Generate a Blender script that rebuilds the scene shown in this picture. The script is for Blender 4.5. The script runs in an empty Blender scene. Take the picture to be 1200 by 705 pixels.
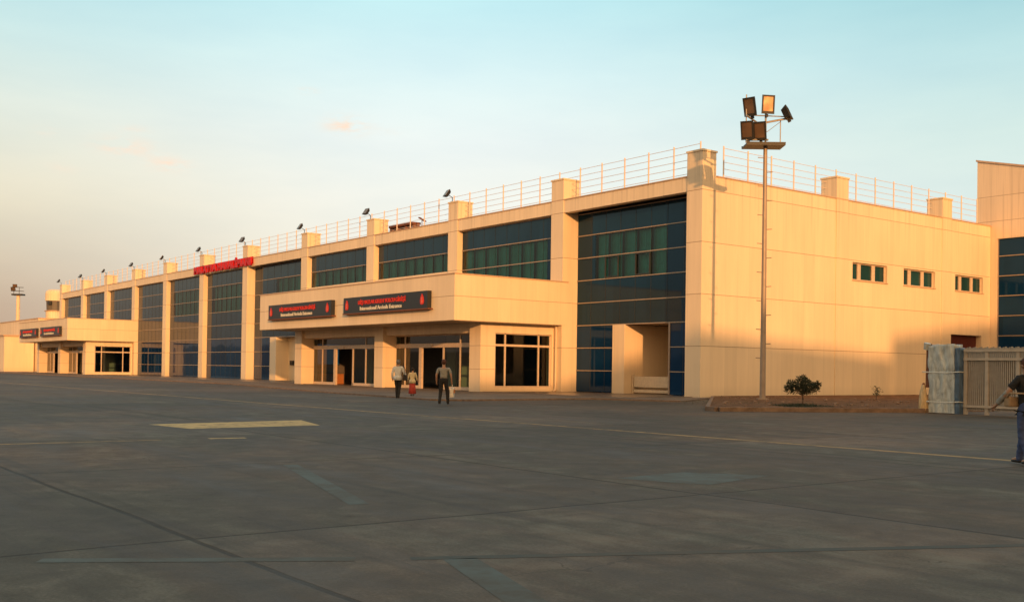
import bpy, bmesh, math, random
from mathutils import Vector, Matrix, noise

random.seed(7)
R = math.radians
scene = bpy.context.scene
COL = scene.collection

# ------------------------------------------------------------------ helpers
class MB:
    """collects faces and builds ONE mesh object"""
    def __init__(self):
        self.v = []; self.f = []; self.mi = []; self.m = 0
    def quad(self, *pts):
        b = len(self.v); self.v += [tuple(p) for p in pts]
        self.f.append(tuple(range(b, b + len(pts)))); self.mi.append(self.m)
    def box(self, x0, x1, y0, y1, z0, z1, M=None):
        c = [Vector((x, y, z)) for x in (x0, x1) for y in (y0, y1) for z in (z0, z1)]
        if M is not None: c = [M @ p for p in c]
        b = len(self.v); self.v += [tuple(p) for p in c]
        for q in ((0, 1, 3, 2), (4, 6, 7, 5), (0, 4, 5, 1), (2, 3, 7, 6), (0, 2, 6, 4), (1, 5, 7, 3)):
            self.f.append(tuple(b + i for i in q)); self.mi.append(self.m)
    def tube(self, p, q, r0, r1=None, n=8, caps=True):
        r1 = r0 if r1 is None else r1
        p = Vector(p); q = Vector(q); d = (q - p).normalized()
        a = d.orthogonal().normalized(); c = d.cross(a)
        b = len(self.v)
        for (o, r) in ((p, r0), (q, r1)):
            for i in range(n):
                t = 2 * math.pi * i / n
                self.v.append(tuple(o + (a * math.cos(t) + c * math.sin(t)) * r))
        for i in range(n):
            j = (i + 1) % n
            self.f.append((b + i, b + j, b + n + j, b + n + i)); self.mi.append(self.m)
        if caps:
            self.f.append(tuple(b + i for i in reversed(range(n)))); self.mi.append(self.m)
            self.f.append(tuple(b + n + i for i in range(n))); self.mi.append(self.m)
    def path(self, pts, r, n=6):
        for a, b in zip(pts[:-1], pts[1:]): self.tube(a, b, r, n=n)
    def lathe(self, prof, cx=0, cy=0, n=24, fn=None):
        b = len(self.v)
        for (r, z) in prof:
            for i in range(n):
                t = 2 * math.pi * i / n
                rr = r * (fn(t, z) if fn else 1)
                self.v.append((cx + rr * math.cos(t), cy + rr * math.sin(t), z))
        for k in range(len(prof) - 1):
            for i in range(n):
                j = (i + 1) % n
                self.f.append((b + k * n + i, b + k * n + j, b + (k + 1) * n + j, b + (k + 1) * n + i)); self.mi.append(self.m)
        self.f.append(tuple(b + i for i in reversed(range(n)))); self.mi.append(self.m)
        e = b + (len(prof) - 1) * n
        self.f.append(tuple(e + i for i in range(n))); self.mi.append(self.m)
    def prism(self, pts, ext):
        """closed outline pts (3d) extruded by vector ext"""
        n = len(pts); b = len(self.v); ext = Vector(ext)
        self.v += [tuple(p) for p in pts] + [tuple(Vector(p) + ext) for p in pts]
        self.f.append(tuple(b + i for i in reversed(range(n)))); self.mi.append(self.m)
        self.f.append(tuple(b + n + i for i in range(n))); self.mi.append(self.m)
        for i in range(n):
            j = (i + 1) % n
            self.f.append((b + i, b + j, b + n + j, b + n + i)); self.mi.append(self.m)
    def build(self, name, mats, parent=None, loc=None, smooth=False, bevel=0, recalc=True):
        me = bpy.data.meshes.new(name)
        me.from_pydata(self.v, [], self.f)
        if not isinstance(mats, (list, tuple)): mats = [mats]
        for m in mats: me.materials.append(m)
        me.polygons.foreach_set('material_index', self.mi)
        if recalc:
            bm = bmesh.new(); bm.from_mesh(me)
            bmesh.ops.recalc_face_normals(bm, faces=bm.faces)
            bm.to_mesh(me); bm.free()
        if smooth:
            me.polygons.foreach_set('use_smooth', [True] * len(me.polygons))
        o = bpy.data.objects.new(name, me); COL.objects.link(o)
        if bevel:
            bv = o.modifiers.new('bevel', 'BEVEL'); bv.width = bevel; bv.segments = 2; bv.limit_method = 'ANGLE'
        if parent is not None: o.parent = parent
        if loc is not None: o.location = loc
        return o

def wall(mb, P, u0, u1, z0, z1, holes, depth):
    """front + back + reveals of a wall with holes. P(u, d, z) maps to a 3-D point; d = 0 front, depth = back"""
    us = sorted({u0, u1} | {min(max(a, u0), u1) for h in holes for a in h[:2]})
    zs = sorted({z0, z1} | {min(max(a, z0), z1) for h in holes for a in h[2:4]})
    def inh(u, z): return any(h[0] < u < h[1] and h[2] < z < h[3] for h in holes)
    solid = {}
    for i in range(len(us) - 1):
        for k in range(len(zs) - 1):
            solid[i, k] = not inh((us[i] + us[i + 1]) / 2, (zs[k] + zs[k + 1]) / 2)
    for (i, k), s in solid.items():
        if not s: continue
        a, b, c, d = us[i], us[i + 1], zs[k], zs[k + 1]
        mb.quad(P(a, 0, c), P(b, 0, c), P(b, 0, d), P(a, 0, d))
        mb.quad(P(a, depth, c), P(a, depth, d), P(b, depth, d), P(b, depth, c))
        if not solid.get((i - 1, k)): mb.quad(P(a, 0, c), P(a, 0, d), P(a, depth, d), P(a, depth, c))
        if not solid.get((i + 1, k)): mb.quad(P(b, 0, c), P(b, depth, c), P(b, depth, d), P(b, 0, d))
        if not solid.get((i, k - 1)): mb.quad(P(a, 0, c), P(a, depth, c), P(b, depth, c), P(b, 0, c))
        if not solid.get((i, k + 1)): mb.quad(P(a, 0, d), P(b, 0, d), P(b, depth, d), P(a, depth, d))

def empty(name, loc=(0, 0, 0), rz=0):
    o = bpy.data.objects.new(name, None); COL.objects.link(o)
    o.location = loc; o.rotation_euler = (0, 0, rz); o.empty_display_size = 0.2
    return o
def tag(o, label=None, cat=None, group=None, kind=None):
    if label: o['label'] = label
    if cat: o['category'] = cat
    if group: o['group'] = group
    if kind: o['kind'] = kind
    return o
def copy_tree(o, parent=None):
    c = o.copy(); COL.objects.link(c)
    if parent is not None: c.parent = parent
    for ch in list(o.children): copy_tree(ch, c)
    return c

# ------------------------------------------------------------------ materials
def new_mat(name):
    m = bpy.data.materials.new(name); m.use_nodes = True
    nt = m.node_tree; b = nt.nodes['Principled BSDF']
    return m, nt, b
def N(nt, t, **kw):
    n = nt.nodes.new(t)
    for k, v in kw.items():
        if k.startswith('i_'):
            key = k[2:]
            n.inputs[int(key) if key.isdigit() else key.replace('_', ' ')].default_value = v
        else: setattr(n, k, v)
    return n
def L(nt, a, b): nt.links.new(a, b)
def ramp(nt, fac, stops):
    r = nt.nodes.new('ShaderNodeValToRGB'); e = r.color_ramp.elements
    while len(e) < len(stops): e.new(0.5)
    for k, (p, c) in enumerate(stops):
        e[k].position = p; e[k].color = (*c, 1) if len(c) == 3 else c
    if fac is not None: L(nt, fac, r.inputs[0])
    return r
def math_n(nt, op, a, b=None, clamp=False):
    n = nt.nodes.new('ShaderNodeMath'); n.operation = op; n.use_clamp = clamp
    for i, x in enumerate((a, b)):
        if x is None: continue
        if isinstance(x, (int, float)): n.inputs[i].default_value = x
        else: L(nt, x, n.inputs[i])
    return n.outputs[0]
def mixc(nt, fac, a, b, blend='MIX'):
    n = nt.nodes.new('ShaderNodeMix'); n.data_type = 'RGBA'; n.blend_type = blend
    if isinstance(fac, (int, float)): n.inputs[0].default_value = fac
    else: L(nt, fac, n.inputs[0])
    for i, x in ((6, a), (7, b)):
        if isinstance(x, tuple): n.inputs[i].default_value = (*x, 1)
        else: L(nt, x, n.inputs[i])
    return n.outputs[2]

def simple(name, col, rough=0.6, metal=0.0, var=0.12, scale=6.0, bump=0.0, spec=0.4):
    """paint / metal / cloth with a little uneven wear"""
    m, nt, b = new_mat(name)
    tc = N(nt, 'ShaderNodeTexCoord')
    nz = N(nt, 'ShaderNodeTexNoise', i_Scale=scale, i_Detail=5.0, i_Roughness=0.6)
    L(nt, tc.outputs['Object'], nz.inputs['Vector'])
    lo = tuple(c * (1 - var) for c in col); hi = tuple(min(1, c * (1 + var)) for c in col)
    r = ramp(nt, nz.outputs['Fac'], [(0.3, lo), (0.7, hi)])
    L(nt, r.outputs[0], b.inputs['Base Color'])
    b.inputs['Roughness'].default_value = rough; b.inputs['Metallic'].default_value = metal
    b.inputs['Specular IOR Level'].default_value = spec
    if bump:
        bp = N(nt, 'ShaderNodeBump', i_Strength=bump, i_Distance=0.02)
        L(nt, nz.outputs['Fac'], bp.inputs['Height']); L(nt, bp.outputs[0], b.inputs['Normal'])
    return m

def cladding(name, col, rough=0.45):
    """painted sheet cladding: fine vertical ribs, slight per-sheet tone and rain streaks"""
    m, nt, b = new_mat(name)
    tc = N(nt, 'ShaderNodeTexCoord'); sp = N(nt, 'ShaderNodeSeparateXYZ')
    L(nt, tc.outputs['Object'], sp.inputs[0])
    u = math_n(nt, 'ADD', sp.outputs[0], sp.outputs[1])
    # sheet index -> tone
    k = math_n(nt, 'FLOOR', math_n(nt, 'DIVIDE', u, 0.98))
    row = math_n(nt, 'FLOOR', math_n(nt, 'DIVIDE', sp.outputs[2], 2.82))
    cv = N(nt, 'ShaderNodeCombineXYZ'); L(nt, k, cv.inputs[0]); L(nt, row, cv.inputs[1])
    wn = N(nt, 'ShaderNodeTexWhiteNoise', noise_dimensions='2D'); L(nt, cv.outputs[0], wn.inputs['Vector'])
    # streaks
    mp = N(nt, 'ShaderNodeMapping'); mp.inputs['Scale'].default_value = (1.6, 1.6, 0.12)
    L(nt, tc.outputs['Object'], mp.inputs[0])
    nz = N(nt, 'ShaderNodeTexNoise', i_Scale=1.6, i_Detail=6.0, i_Roughness=0.65); L(nt, mp.outputs[0], nz.inputs['Vector'])
    big = N(nt, 'ShaderNodeTexNoise', i_Scale=0.22, i_Detail=3.0); L(nt, tc.outputs['Object'], big.inputs['Vector'])
    t = math_n(nt, 'ADD', math_n(nt, 'MULTIPLY', wn.outputs['Value'], 0.075),
               math_n(nt, 'ADD', math_n(nt, 'MULTIPLY', nz.outputs['Fac'], 0.26), math_n(nt, 'MULTIPLY', big.outputs['Fac'], 0.20)))
    v = math_n(nt, 'ADD', t, 0.73)
    # sheet joints
    fr = math_n(nt, 'FRACT', math_n(nt, 'DIVIDE', u, 0.98))
    j = math_n(nt, 'LESS_THAN', fr, 0.022)
    v = math_n(nt, 'SUBTRACT', v, math_n(nt, 'MULTIPLY', j, 0.10))
    # mottled darkening towards the foot of the wall
    dz = math_n(nt, 'SUBTRACT', 1.0, math_n(nt, 'MULTIPLY', sp.outputs[2], 1.4), clamp=True)
    v = math_n(nt, 'SUBTRACT', v, math_n(nt, 'MULTIPLY', math_n(nt, 'MULTIPLY', dz, nz.outputs['Fac']), 0.25))
    sm = N(nt, 'ShaderNodeMapping'); sm.inputs['Scale'].default_value = (5.0, 5.0, 0.10); L(nt, tc.outputs['Object'], sm.inputs[0])
    sn = N(nt, 'ShaderNodeTexNoise', i_Scale=1.0, i_Detail=3.0); L(nt, sm.outputs[0], sn.inputs['Vector'])
    su = N(nt, 'ShaderNodeMapRange', clamp=True); L(nt, sp.outputs[2], su.inputs[0]); su.inputs[1].default_value = 8.8; su.inputs[2].default_value = 12.1
    sk = N(nt, 'ShaderNodeMapRange', clamp=True); L(nt, sn.outputs['Fac'], sk.inputs[0]); sk.inputs[1].default_value = 0.52; sk.inputs[2].default_value = 0.72
    v = math_n(nt, 'SUBTRACT', v, math_n(nt, 'MULTIPLY', math_n(nt, 'MULTIPLY', su.outputs[0], sk.outputs[0]), 0.20))
    hv = N(nt, 'ShaderNodeVectorMath', operation='SCALE'); hv.inputs[0].default_value = col; L(nt, v, hv.inputs['Scale'])
    L(nt, hv.outputs[0], b.inputs['Base Color'])
    b.inputs['Roughness'].default_value = rough; b.inputs['Specular IOR Level'].default_value = 0.3
    wv = math_n(nt, 'SINE', math_n(nt, 'MULTIPLY', u, 2 * math.pi / 0.245))
    hgt = math_n(nt, 'SUBTRACT', math_n(nt, 'MULTIPLY', wv, 0.10), math_n(nt, 'MULTIPLY', j, 1.0))
    bp = N(nt, 'ShaderNodeBump', i_Strength=0.35, i_Distance=0.01); L(nt, hgt, bp.inputs['Height']); L(nt, bp.outputs[0], b.inputs['Normal'])
    return m

def glass_opaque(name, col, rough=0.04, wav=0.02):
    """dark tinted, mirror-backed facade glass with sheet-to-sheet tilt and faint ripples"""
    m, nt, b = new_mat(name)
    tc = N(nt, 'ShaderNodeTexCoord')
    sp = N(nt, 'ShaderNodeSeparateXYZ'); L(nt, tc.outputs['Object'], sp.inputs[0])
    nz = N(nt, 'ShaderNodeTexNoise', i_Scale=0.5, i_Detail=2.0); L(nt, tc.outputs['Object'], nz.inputs['Vector'])
    ki = math_n(nt, 'FLOOR', math_n(nt, 'DIVIDE', math_n(nt, 'ADD', sp.outputs[0], sp.outputs[1]), 1.41))
    kz = math_n(nt, 'FLOOR', math_n(nt, 'DIVIDE', sp.outputs[2], 1.41))
    cv = N(nt, 'ShaderNodeCombineXYZ'); L(nt, ki, cv.inputs[0]); L(nt, kz, cv.inputs[1])
    wn = N(nt, 'ShaderNodeTexWhiteNoise', noise_dimensions='2D'); L(nt, cv.outputs[0], wn.inputs['Vector'])
    t = math_n(nt, 'ADD', math_n(nt, 'MULTIPLY', wn.outputs['Value'], 0.35), math_n(nt, 'MULTIPLY', nz.outputs['Fac'], 0.5))
    r = ramp(nt, t, [(0.2, tuple(c * .75 for c in col)), (0.75, tuple(c * 1.25 for c in col))])
    L(nt, r.outputs[0], b.inputs['Base Color'])
    b.inputs['Roughness'].default_value = rough
    b.inputs['IOR'].default_value = 1.40
    b.inputs['Specular Tint'].default_value = (0.42, 0.74, 1.0, 1)
    bp = N(nt, 'ShaderNodeBump', i_Strength=wav, i_Distance=0.3); L(nt, nz.outputs['Fac'], bp.inputs['Height']); L(nt, bp.outputs[0], b.inputs['Normal'])
    return m

def glass_thin(name, tint, refl=0.9):
    """thin tinted pane one can look through"""
    m, nt, b = new_mat(name)
    nt.nodes.remove(b); out = nt.nodes['Material Output']
    tr = N(nt, 'ShaderNodeBsdfTransparent'); tr.inputs[0].default_value = (*tint, 1)
    gl = N(nt, 'ShaderNodeBsdfGlossy'); gl.inputs['Roughness'].default_value = 0.02; gl.inputs[0].default_value = (refl, refl, refl, 1)
    fz = N(nt, 'ShaderNodeFresnel', i_IOR=1.5)
    mx = N(nt, 'ShaderNodeMixShader'); L(nt, fz.outputs[0], mx.inputs[0]); L(nt, tr.outputs[0], mx.inputs[1]); L(nt, gl.outputs[0], mx.inputs[2])
    L(nt, mx.outputs[0], out.inputs[0])
    return m

def emitter(name, col, s):
    m, nt, b = new_mat(name)
    b.inputs['Base Color'].default_value = (*col, 1); b.inputs['Emission Color'].default_value = (*col, 1); b.inputs['Emission Strength'].default_value = s
    return m

CREAM = (0.81, 0.665, 0.485)
M = dict(
    wall=cladding('cream_cladding', CREAM),
    wallb=cladding('cream_cladding_wing', (0.78, 0.63, 0.47)),
    seam=simple('cladding_seam', (0.33, 0.22, 0.14), 0.7),
    coping=simple('coping_metal', (0.55, 0.38, 0.26), 0.5),
    soffit=simple('soffit_shaded', (0.45, 0.36, 0.27), 0.7),  # darkened cream: shade under canopies and ceilings is put into the colour
    roof=simple('roof_felt', (0.22, 0.20, 0.18), 0.9),
    frame=simple('window_frame', (0.36, 0.29, 0.24), 0.45),
    whiteframe=simple('door_frame', (0.62, 0.50, 0.40), 0.4),
    darkframe=simple('dark_joint', (0.03, 0.035, 0.04), 0.5),
    glass=glass_opaque('facade_glass', (0.006, 0.028, 0.062)),
    glassb=glass_opaque('facade_glass_blue', (0.005, 0.032, 0.100)),
    vision=glass_thin('vision_glass', (0.36, 0.66, 0.65), 0.7),
    doorglass=glass_thin('door_glass', (0.34, 0.50, 0.52)),
    curtain=simple('curtain_cloth', (0.32, 0.72, 0.70), 0.9, scale=2.0),
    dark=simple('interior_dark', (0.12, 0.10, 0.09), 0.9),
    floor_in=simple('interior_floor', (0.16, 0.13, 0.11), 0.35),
    orange=simple('counter_wood', (0.42, 0.16, 0.05), 0.5),
    screen=emitter('screen_glow', (0.01, 0.10, 0.16), 0.28),
    reddoor=simple('red_brown_door', (0.10, 0.022, 0.016), 0.6),
    steel=simple('galvanised_steel', (0.42, 0.39, 0.36), 0.45, 0.6),
    railm=simple('railing_paint', (0.74, 0.60, 0.52), 0.5),
    blackm=simple('black_lamp_housing', (0.025, 0.025, 0.025), 0.5),
    polem=simple('mast_pole_paint', (0.34, 0.27, 0.22), 0.5, 0.3, scale=2.0),
    signbg=simple('sign_board_black', (0.018, 0.020, 0.026), 0.35),
    red=simple('sign_red', (0.62, 0.035, 0.02), 0.5),
    redlet=simple('red_letter', (0.55, 0.012, 0.015), 0.5),
    pink=simple('emblem_pale_red', (0.72, 0.14, 0.09), 0.5),
    white=simple('white_letter', (0.66, 0.66, 0.61), 0.5),
    paintw=simple('white_paint', (0.60, 0.49, 0.36), 0.5),
    rust=simple('rusty_steel', (0.20, 0.075, 0.04), 0.8, bump=0.3),
    fencem=simple('fence_paint', (0.46, 0.38, 0.30), 0.5),
    fences=simple('fence_sheet', (0.38, 0.32, 0.26), 0.5),
    hangar=simple('shed_cladding', (0.35, 0.33, 0.30), 0.7, scale=1.0),
)
def lens_mat():
    m, nt, b = new_mat('lamp_lens')
    b.inputs['Base Color'].default_value = (0.32, 0.20, 0.13, 1); b.inputs['Metallic'].default_value = 0.75
    b.inputs['Roughness'].default_value = 0.34
    tc = N(nt, 'ShaderNodeTexCoord'); nz = N(nt, 'ShaderNodeTexNoise', i_Scale=1.3, i_Detail=0.5)
    L(nt, tc.outputs['Object'], nz.inputs['Vector'])
    bp = N(nt, 'ShaderNodeBump', i_Strength=0.3, i_Distance=0.3); L(nt, nz.outputs['Fac'], bp.inputs['Height']); L(nt, bp.outputs[0], b.inputs['Normal'])
    return m
M['lens'] = lens_mat()
M['greenglass'] = glass_opaque('small_window_glass', (0.018, 0.062, 0.070))

# ------------------------------------------------------------------ camera (solved from the photograph)
CAM = Vector((38.796, -42.256, 1.40))
YAW, PIT, ROL, FPX, PY = R(142.7368), R(0.64764), R(0.81279), 1228.19, 419.02
Fv = Vector((math.cos(YAW) * math.cos(PIT), math.sin(YAW) * math.cos(PIT), math.sin(PIT)))
Rv = Vector((math.sin(YAW), -math.cos(YAW), 0)); Uv = Rv.cross(Fv)
R2 = math.cos(ROL) * Rv + math.sin(ROL) * Uv; U2 = -math.sin(ROL) * Rv + math.cos(ROL) * Uv
cd = bpy.data.cameras.new('camera'); cam = bpy.data.objects.new('camera', cd); COL.objects.link(cam)
mw = Matrix((( R2.x, U2.x, -Fv.x, CAM.x), (R2.y, U2.y, -Fv.y, CAM.y), (R2.z, U2.z, -Fv.z, CAM.z), (0, 0, 0, 1)))
cam.matrix_world = mw
cd.sensor_fit = 'HORIZONTAL'; cd.sensor_width = 36; cd.lens = 36 * FPX / 1200
cd.shift_y = (PY - 352.5) / 1200
cd.clip_start = 0.1; cd.clip_end = 12000
scene.camera = cam

# ------------------------------------------------------------------ light
SUN_AZ, SUN_EL = R(-24), R(9.5)
S = Vector((math.cos(SUN_AZ) * math.cos(SUN_EL), math.sin(SUN_AZ) * math.cos(SUN_EL), math.sin(SUN_EL)))
ld = bpy.data.lights.new('sun', 'SUN'); lo = bpy.data.objects.new('sun', ld); COL.objects.link(lo)
ld.energy = 3.75; ld.angle = R(0.75); ld.color = (1.0, 0.46, 0.15)
lo.rotation_euler = (-S).to_track_quat('-Z', 'Y').to_euler(); lo.location = (60, -60, 60)

def srgb(r, g, b):
    f = lambda c: (c / 12.92 if c <= 0.04045 else ((c + 0.055) / 1.055) ** 2.4)
    return (f(r / 255), f(g / 255), f(b / 255))
def make_world():
    w = bpy.data.worlds.new('World'); scene.world = w; w.use_nodes = True
    nt = w.node_tree; nt.nodes.clear()
    out = N(nt, 'ShaderNodeOutputWorld'); bg = N(nt, 'ShaderNodeBackground')
    sky = N(nt, 'ShaderNodeTexSky', sky_type='NISHITA', sun_disc=False)
    sky.sun_elevation = SUN_EL; sky.sun_rotation = R(90) - SUN_AZ
    sky.air_density = 1.0; sky.dust_density = 2.0; sky.ozone_density = 1.5
    tc = N(nt, 'ShaderNodeTexCoord'); sp = N(nt, 'ShaderNodeSeparateXYZ'); L(nt, tc.outputs['Generated'], sp.inputs[0])
    z = sp.outputs[2]
    # evening colours by height above the horizon: dusky towards the left of the view, pale in the middle, clearer to the right
    up = [(0.5, srgb(176, 206, 212)), (1.0, srgb(150, 172, 186))]
    dusk = ramp(nt, z, [(0.0, srgb(176, 148, 128)), (0.05, srgb(194, 168, 144)), (0.14, srgb(232, 222, 196)),
                        (0.22, srgb(226, 234, 222)), (0.28, srgb(204, 232, 230)), (0.33, srgb(180, 222, 228))] + up)
    clear = ramp(nt, z, [(0.0, srgb(252, 236, 210)), (0.07, srgb(250, 243, 226)), (0.15, srgb(246, 246, 236)),
                         (0.21, srgb(238, 246, 243)), (0.27, srgb(222, 245, 246)), (0.33, srgb(198, 239, 244))] + up)
    right = ramp(nt, z, [(0.0, srgb(240, 228, 205)), (0.07, srgb(236, 238, 224)), (0.15, srgb(224, 238, 232)),
                         (0.21, srgb(212, 234, 229)), (0.27, srgb(192, 227, 229)), (0.33, srgb(163, 213, 220))] + up)
    dl = N(nt, 'ShaderNodeVectorMath', operation='DOT_PRODUCT'); L(nt, tc.outputs['Generated'], dl.inputs[0]); dl.inputs[1].default_value = tuple(-Rv)
    f = N(nt, 'ShaderNodeMapRange', interpolation_type='SMOOTHSTEP', clamp=True); L(nt, dl.outputs['Value'], f.inputs[0])
    f.inputs[1].default_value = 0.06; f.inputs[2].default_value = 0.52
    f3 = N(nt, 'ShaderNodeMapRange', interpolation_type='SMOOTHSTEP', clamp=True); L(nt, dl.outputs['Value'], f3.inputs[0])
    f3.inputs[1].default_value = 0.06; f3.inputs[2].default_value = -0.46
    grad = mixc(nt, f.outputs[0], clear.outputs[0], dusk.outputs[0])
    grad = mixc(nt, f3.outputs[0], grad, right.outputs[0])
    # warm glow around the setting sun, behind the camera
    ds = N(nt, 'ShaderNodeVectorMath', operation='DOT_PRODUCT'); L(nt, tc.outputs['Generated'], ds.inputs[0]); ds.inputs[1].default_value = tuple(S)
    gl = math_n(nt, 'POWER', math_n(nt, 'MAXIMUM', ds.outputs['Value'], 0.0), 5.0)
    glow = N(nt, 'ShaderNodeVectorMath', operation='SCALE'); glow.inputs[0].default_value = (2.7, 1.22, 0.42); L(nt, gl, glow.inputs['Scale'])
    # the sky on the sun's side is golden, not white
    wf = N(nt, 'ShaderNodeMapRange', interpolation_type='SMOOTHSTEP', clamp=True); L(nt, ds.outputs['Value'], wf.inputs[0]); wf.inputs[1].default_value = -0.25; wf.inputs[2].default_value = 0.75
    grad = mixc(nt, wf.outputs[0], grad, mixc(nt, 1.0, grad, (0.98, 0.70, 0.40), 'MULTIPLY'))
    # small evening clouds
    az = math_n(nt, 'ARCTAN2', sp.outputs[1], sp.outputs[0]); el = math_n(nt, 'ARCSINE', z)
    mp = N(nt, 'ShaderNodeMapping'); mp.inputs['Scale'].default_value = (26, 26, 95); L(nt, tc.outputs['Generated'], mp.inputs[0])
    nz = N(nt, 'ShaderNodeTexNoise', i_Scale=1.6, i_Detail=7.0, i_Roughness=0.62); L(nt, mp.outputs[0], nz.inputs['Vector'])
    tot = None
    for (a0, e0, sa, se, k) in ((151.9, 12.85, 1.0, 0.42, 1.2), (154.0, 14.5, 0.5, 0.16, 0.5), (163.2, 11.0, 1.2, 0.42, 0.9), (161.0, 10.3, 0.9, 0.36, 0.9),
                                (166.9, 11.4, 0.6, 0.20, 0.4), (162.8, 11.9, 0.7, 0.2, 0.3), (166.0, 9.7, 0.7, 0.3, 0.25), (149.5, 12.7, 0.6, 0.2, 0.3)):
        da = math_n(nt, 'DIVIDE', math_n(nt, 'SUBTRACT', az, R(a0)), R(sa)); de = math_n(nt, 'DIVIDE', math_n(nt, 'SUBTRACT', el, R(e0)), R(se))
        q = math_n(nt, 'ADD', math_n(nt, 'MULTIPLY', da, da), math_n(nt, 'MULTIPLY', de, de))
        g = math_n(nt, 'MULTIPLY', math_n(nt, 'POWER', 2.718, math_n(nt, 'MULTIPLY', q, -1.0)), k)
        tot = g if tot is None else math_n(nt, 'ADD', tot, g)
    nn = N(nt, 'ShaderNodeMapRange', clamp=True); L(nt, nz.outputs['Fac'], nn.inputs[0]); nn.inputs[1].default_value = 0.40; nn.inputs[2].default_value = 0.62
    cm = math_n(nt, 'MULTIPLY', tot, nn.outputs[0], clamp=True)
    m3 = N(nt, 'ShaderNodeMapping'); m3.inputs['Scale'].default_value = (5, 5, 22); L(nt, tc.outputs['Generated'], m3.inputs[0])
    hz = N(nt, 'ShaderNodeTexNoise', i_Scale=1.0, i_Detail=6.0, i_Roughness=0.55); L(nt, m3.outputs[0], hz.inputs['Vector'])
    hr = ramp(nt, hz.outputs['Fac'], [(0.35, (0.955, 0.965, 0.975)), (0.65, (1.03, 1.015, 1.0))])
    grad = mixc(nt, 1.0, grad, hr.outputs[0], 'MULTIPLY')
    grad = mixc(nt, cm, grad, srgb(255, 228, 204))
    # Nishita gives the base radiance (x strength), the evening colours sit on top of it
    a = N(nt, 'ShaderNodeVectorMath', operation='SCALE'); L(nt, sky.outputs[0], a.inputs[0]); a.inputs['Scale'].default_value = NISHITA_K
    b = N(nt, 'ShaderNodeVectorMath', operation='SCALE'); L(nt, grad, b.inputs[0]); b.inputs['Scale'].default_value = GRAD_K
    s1 = N(nt, 'ShaderNodeVectorMath', operation='ADD'); L(nt, a.outputs[0], s1.inputs[0]); L(nt, b.outputs[0], s1.inputs[1])
    s2 = N(nt, 'ShaderNodeVectorMath', operation='ADD'); L(nt, s1.outputs[0], s2.inputs[0]); L(nt, glow.outputs[0], s2.inputs[1])
    sc = N(nt, 'ShaderNodeVectorMath', operation='SCALE'); L(nt, s2.outputs[0], sc.inputs[0]); sc.inputs['Scale'].default_value = 10.0
    L(nt, sc.outputs[0], bg.inputs[0]); bg.inputs[1].default_value = 0.1
    L(nt, bg.outputs[0], out.inputs[0])
NISHITA_K, GRAD_K = 0.006, 1.0
make_world()
vs = scene.view_settings
scene.display_settings.display_device = 'sRGB'
vs.view_transform = 'Standard'; vs.look = 'None'; vs.exposure = 0.0; vs.gamma = 1.0; vs.use_curve_mapping = False
scene.render.engine = 'CYCLES'
scene.cycles.use_denoising = True
scene.cycles.max_bounces = 6; scene.cycles.transparent_max_bounces = 12
scene.cycles.caustics_reflective = False; scene.cycles.caustics_refractive = False

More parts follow.
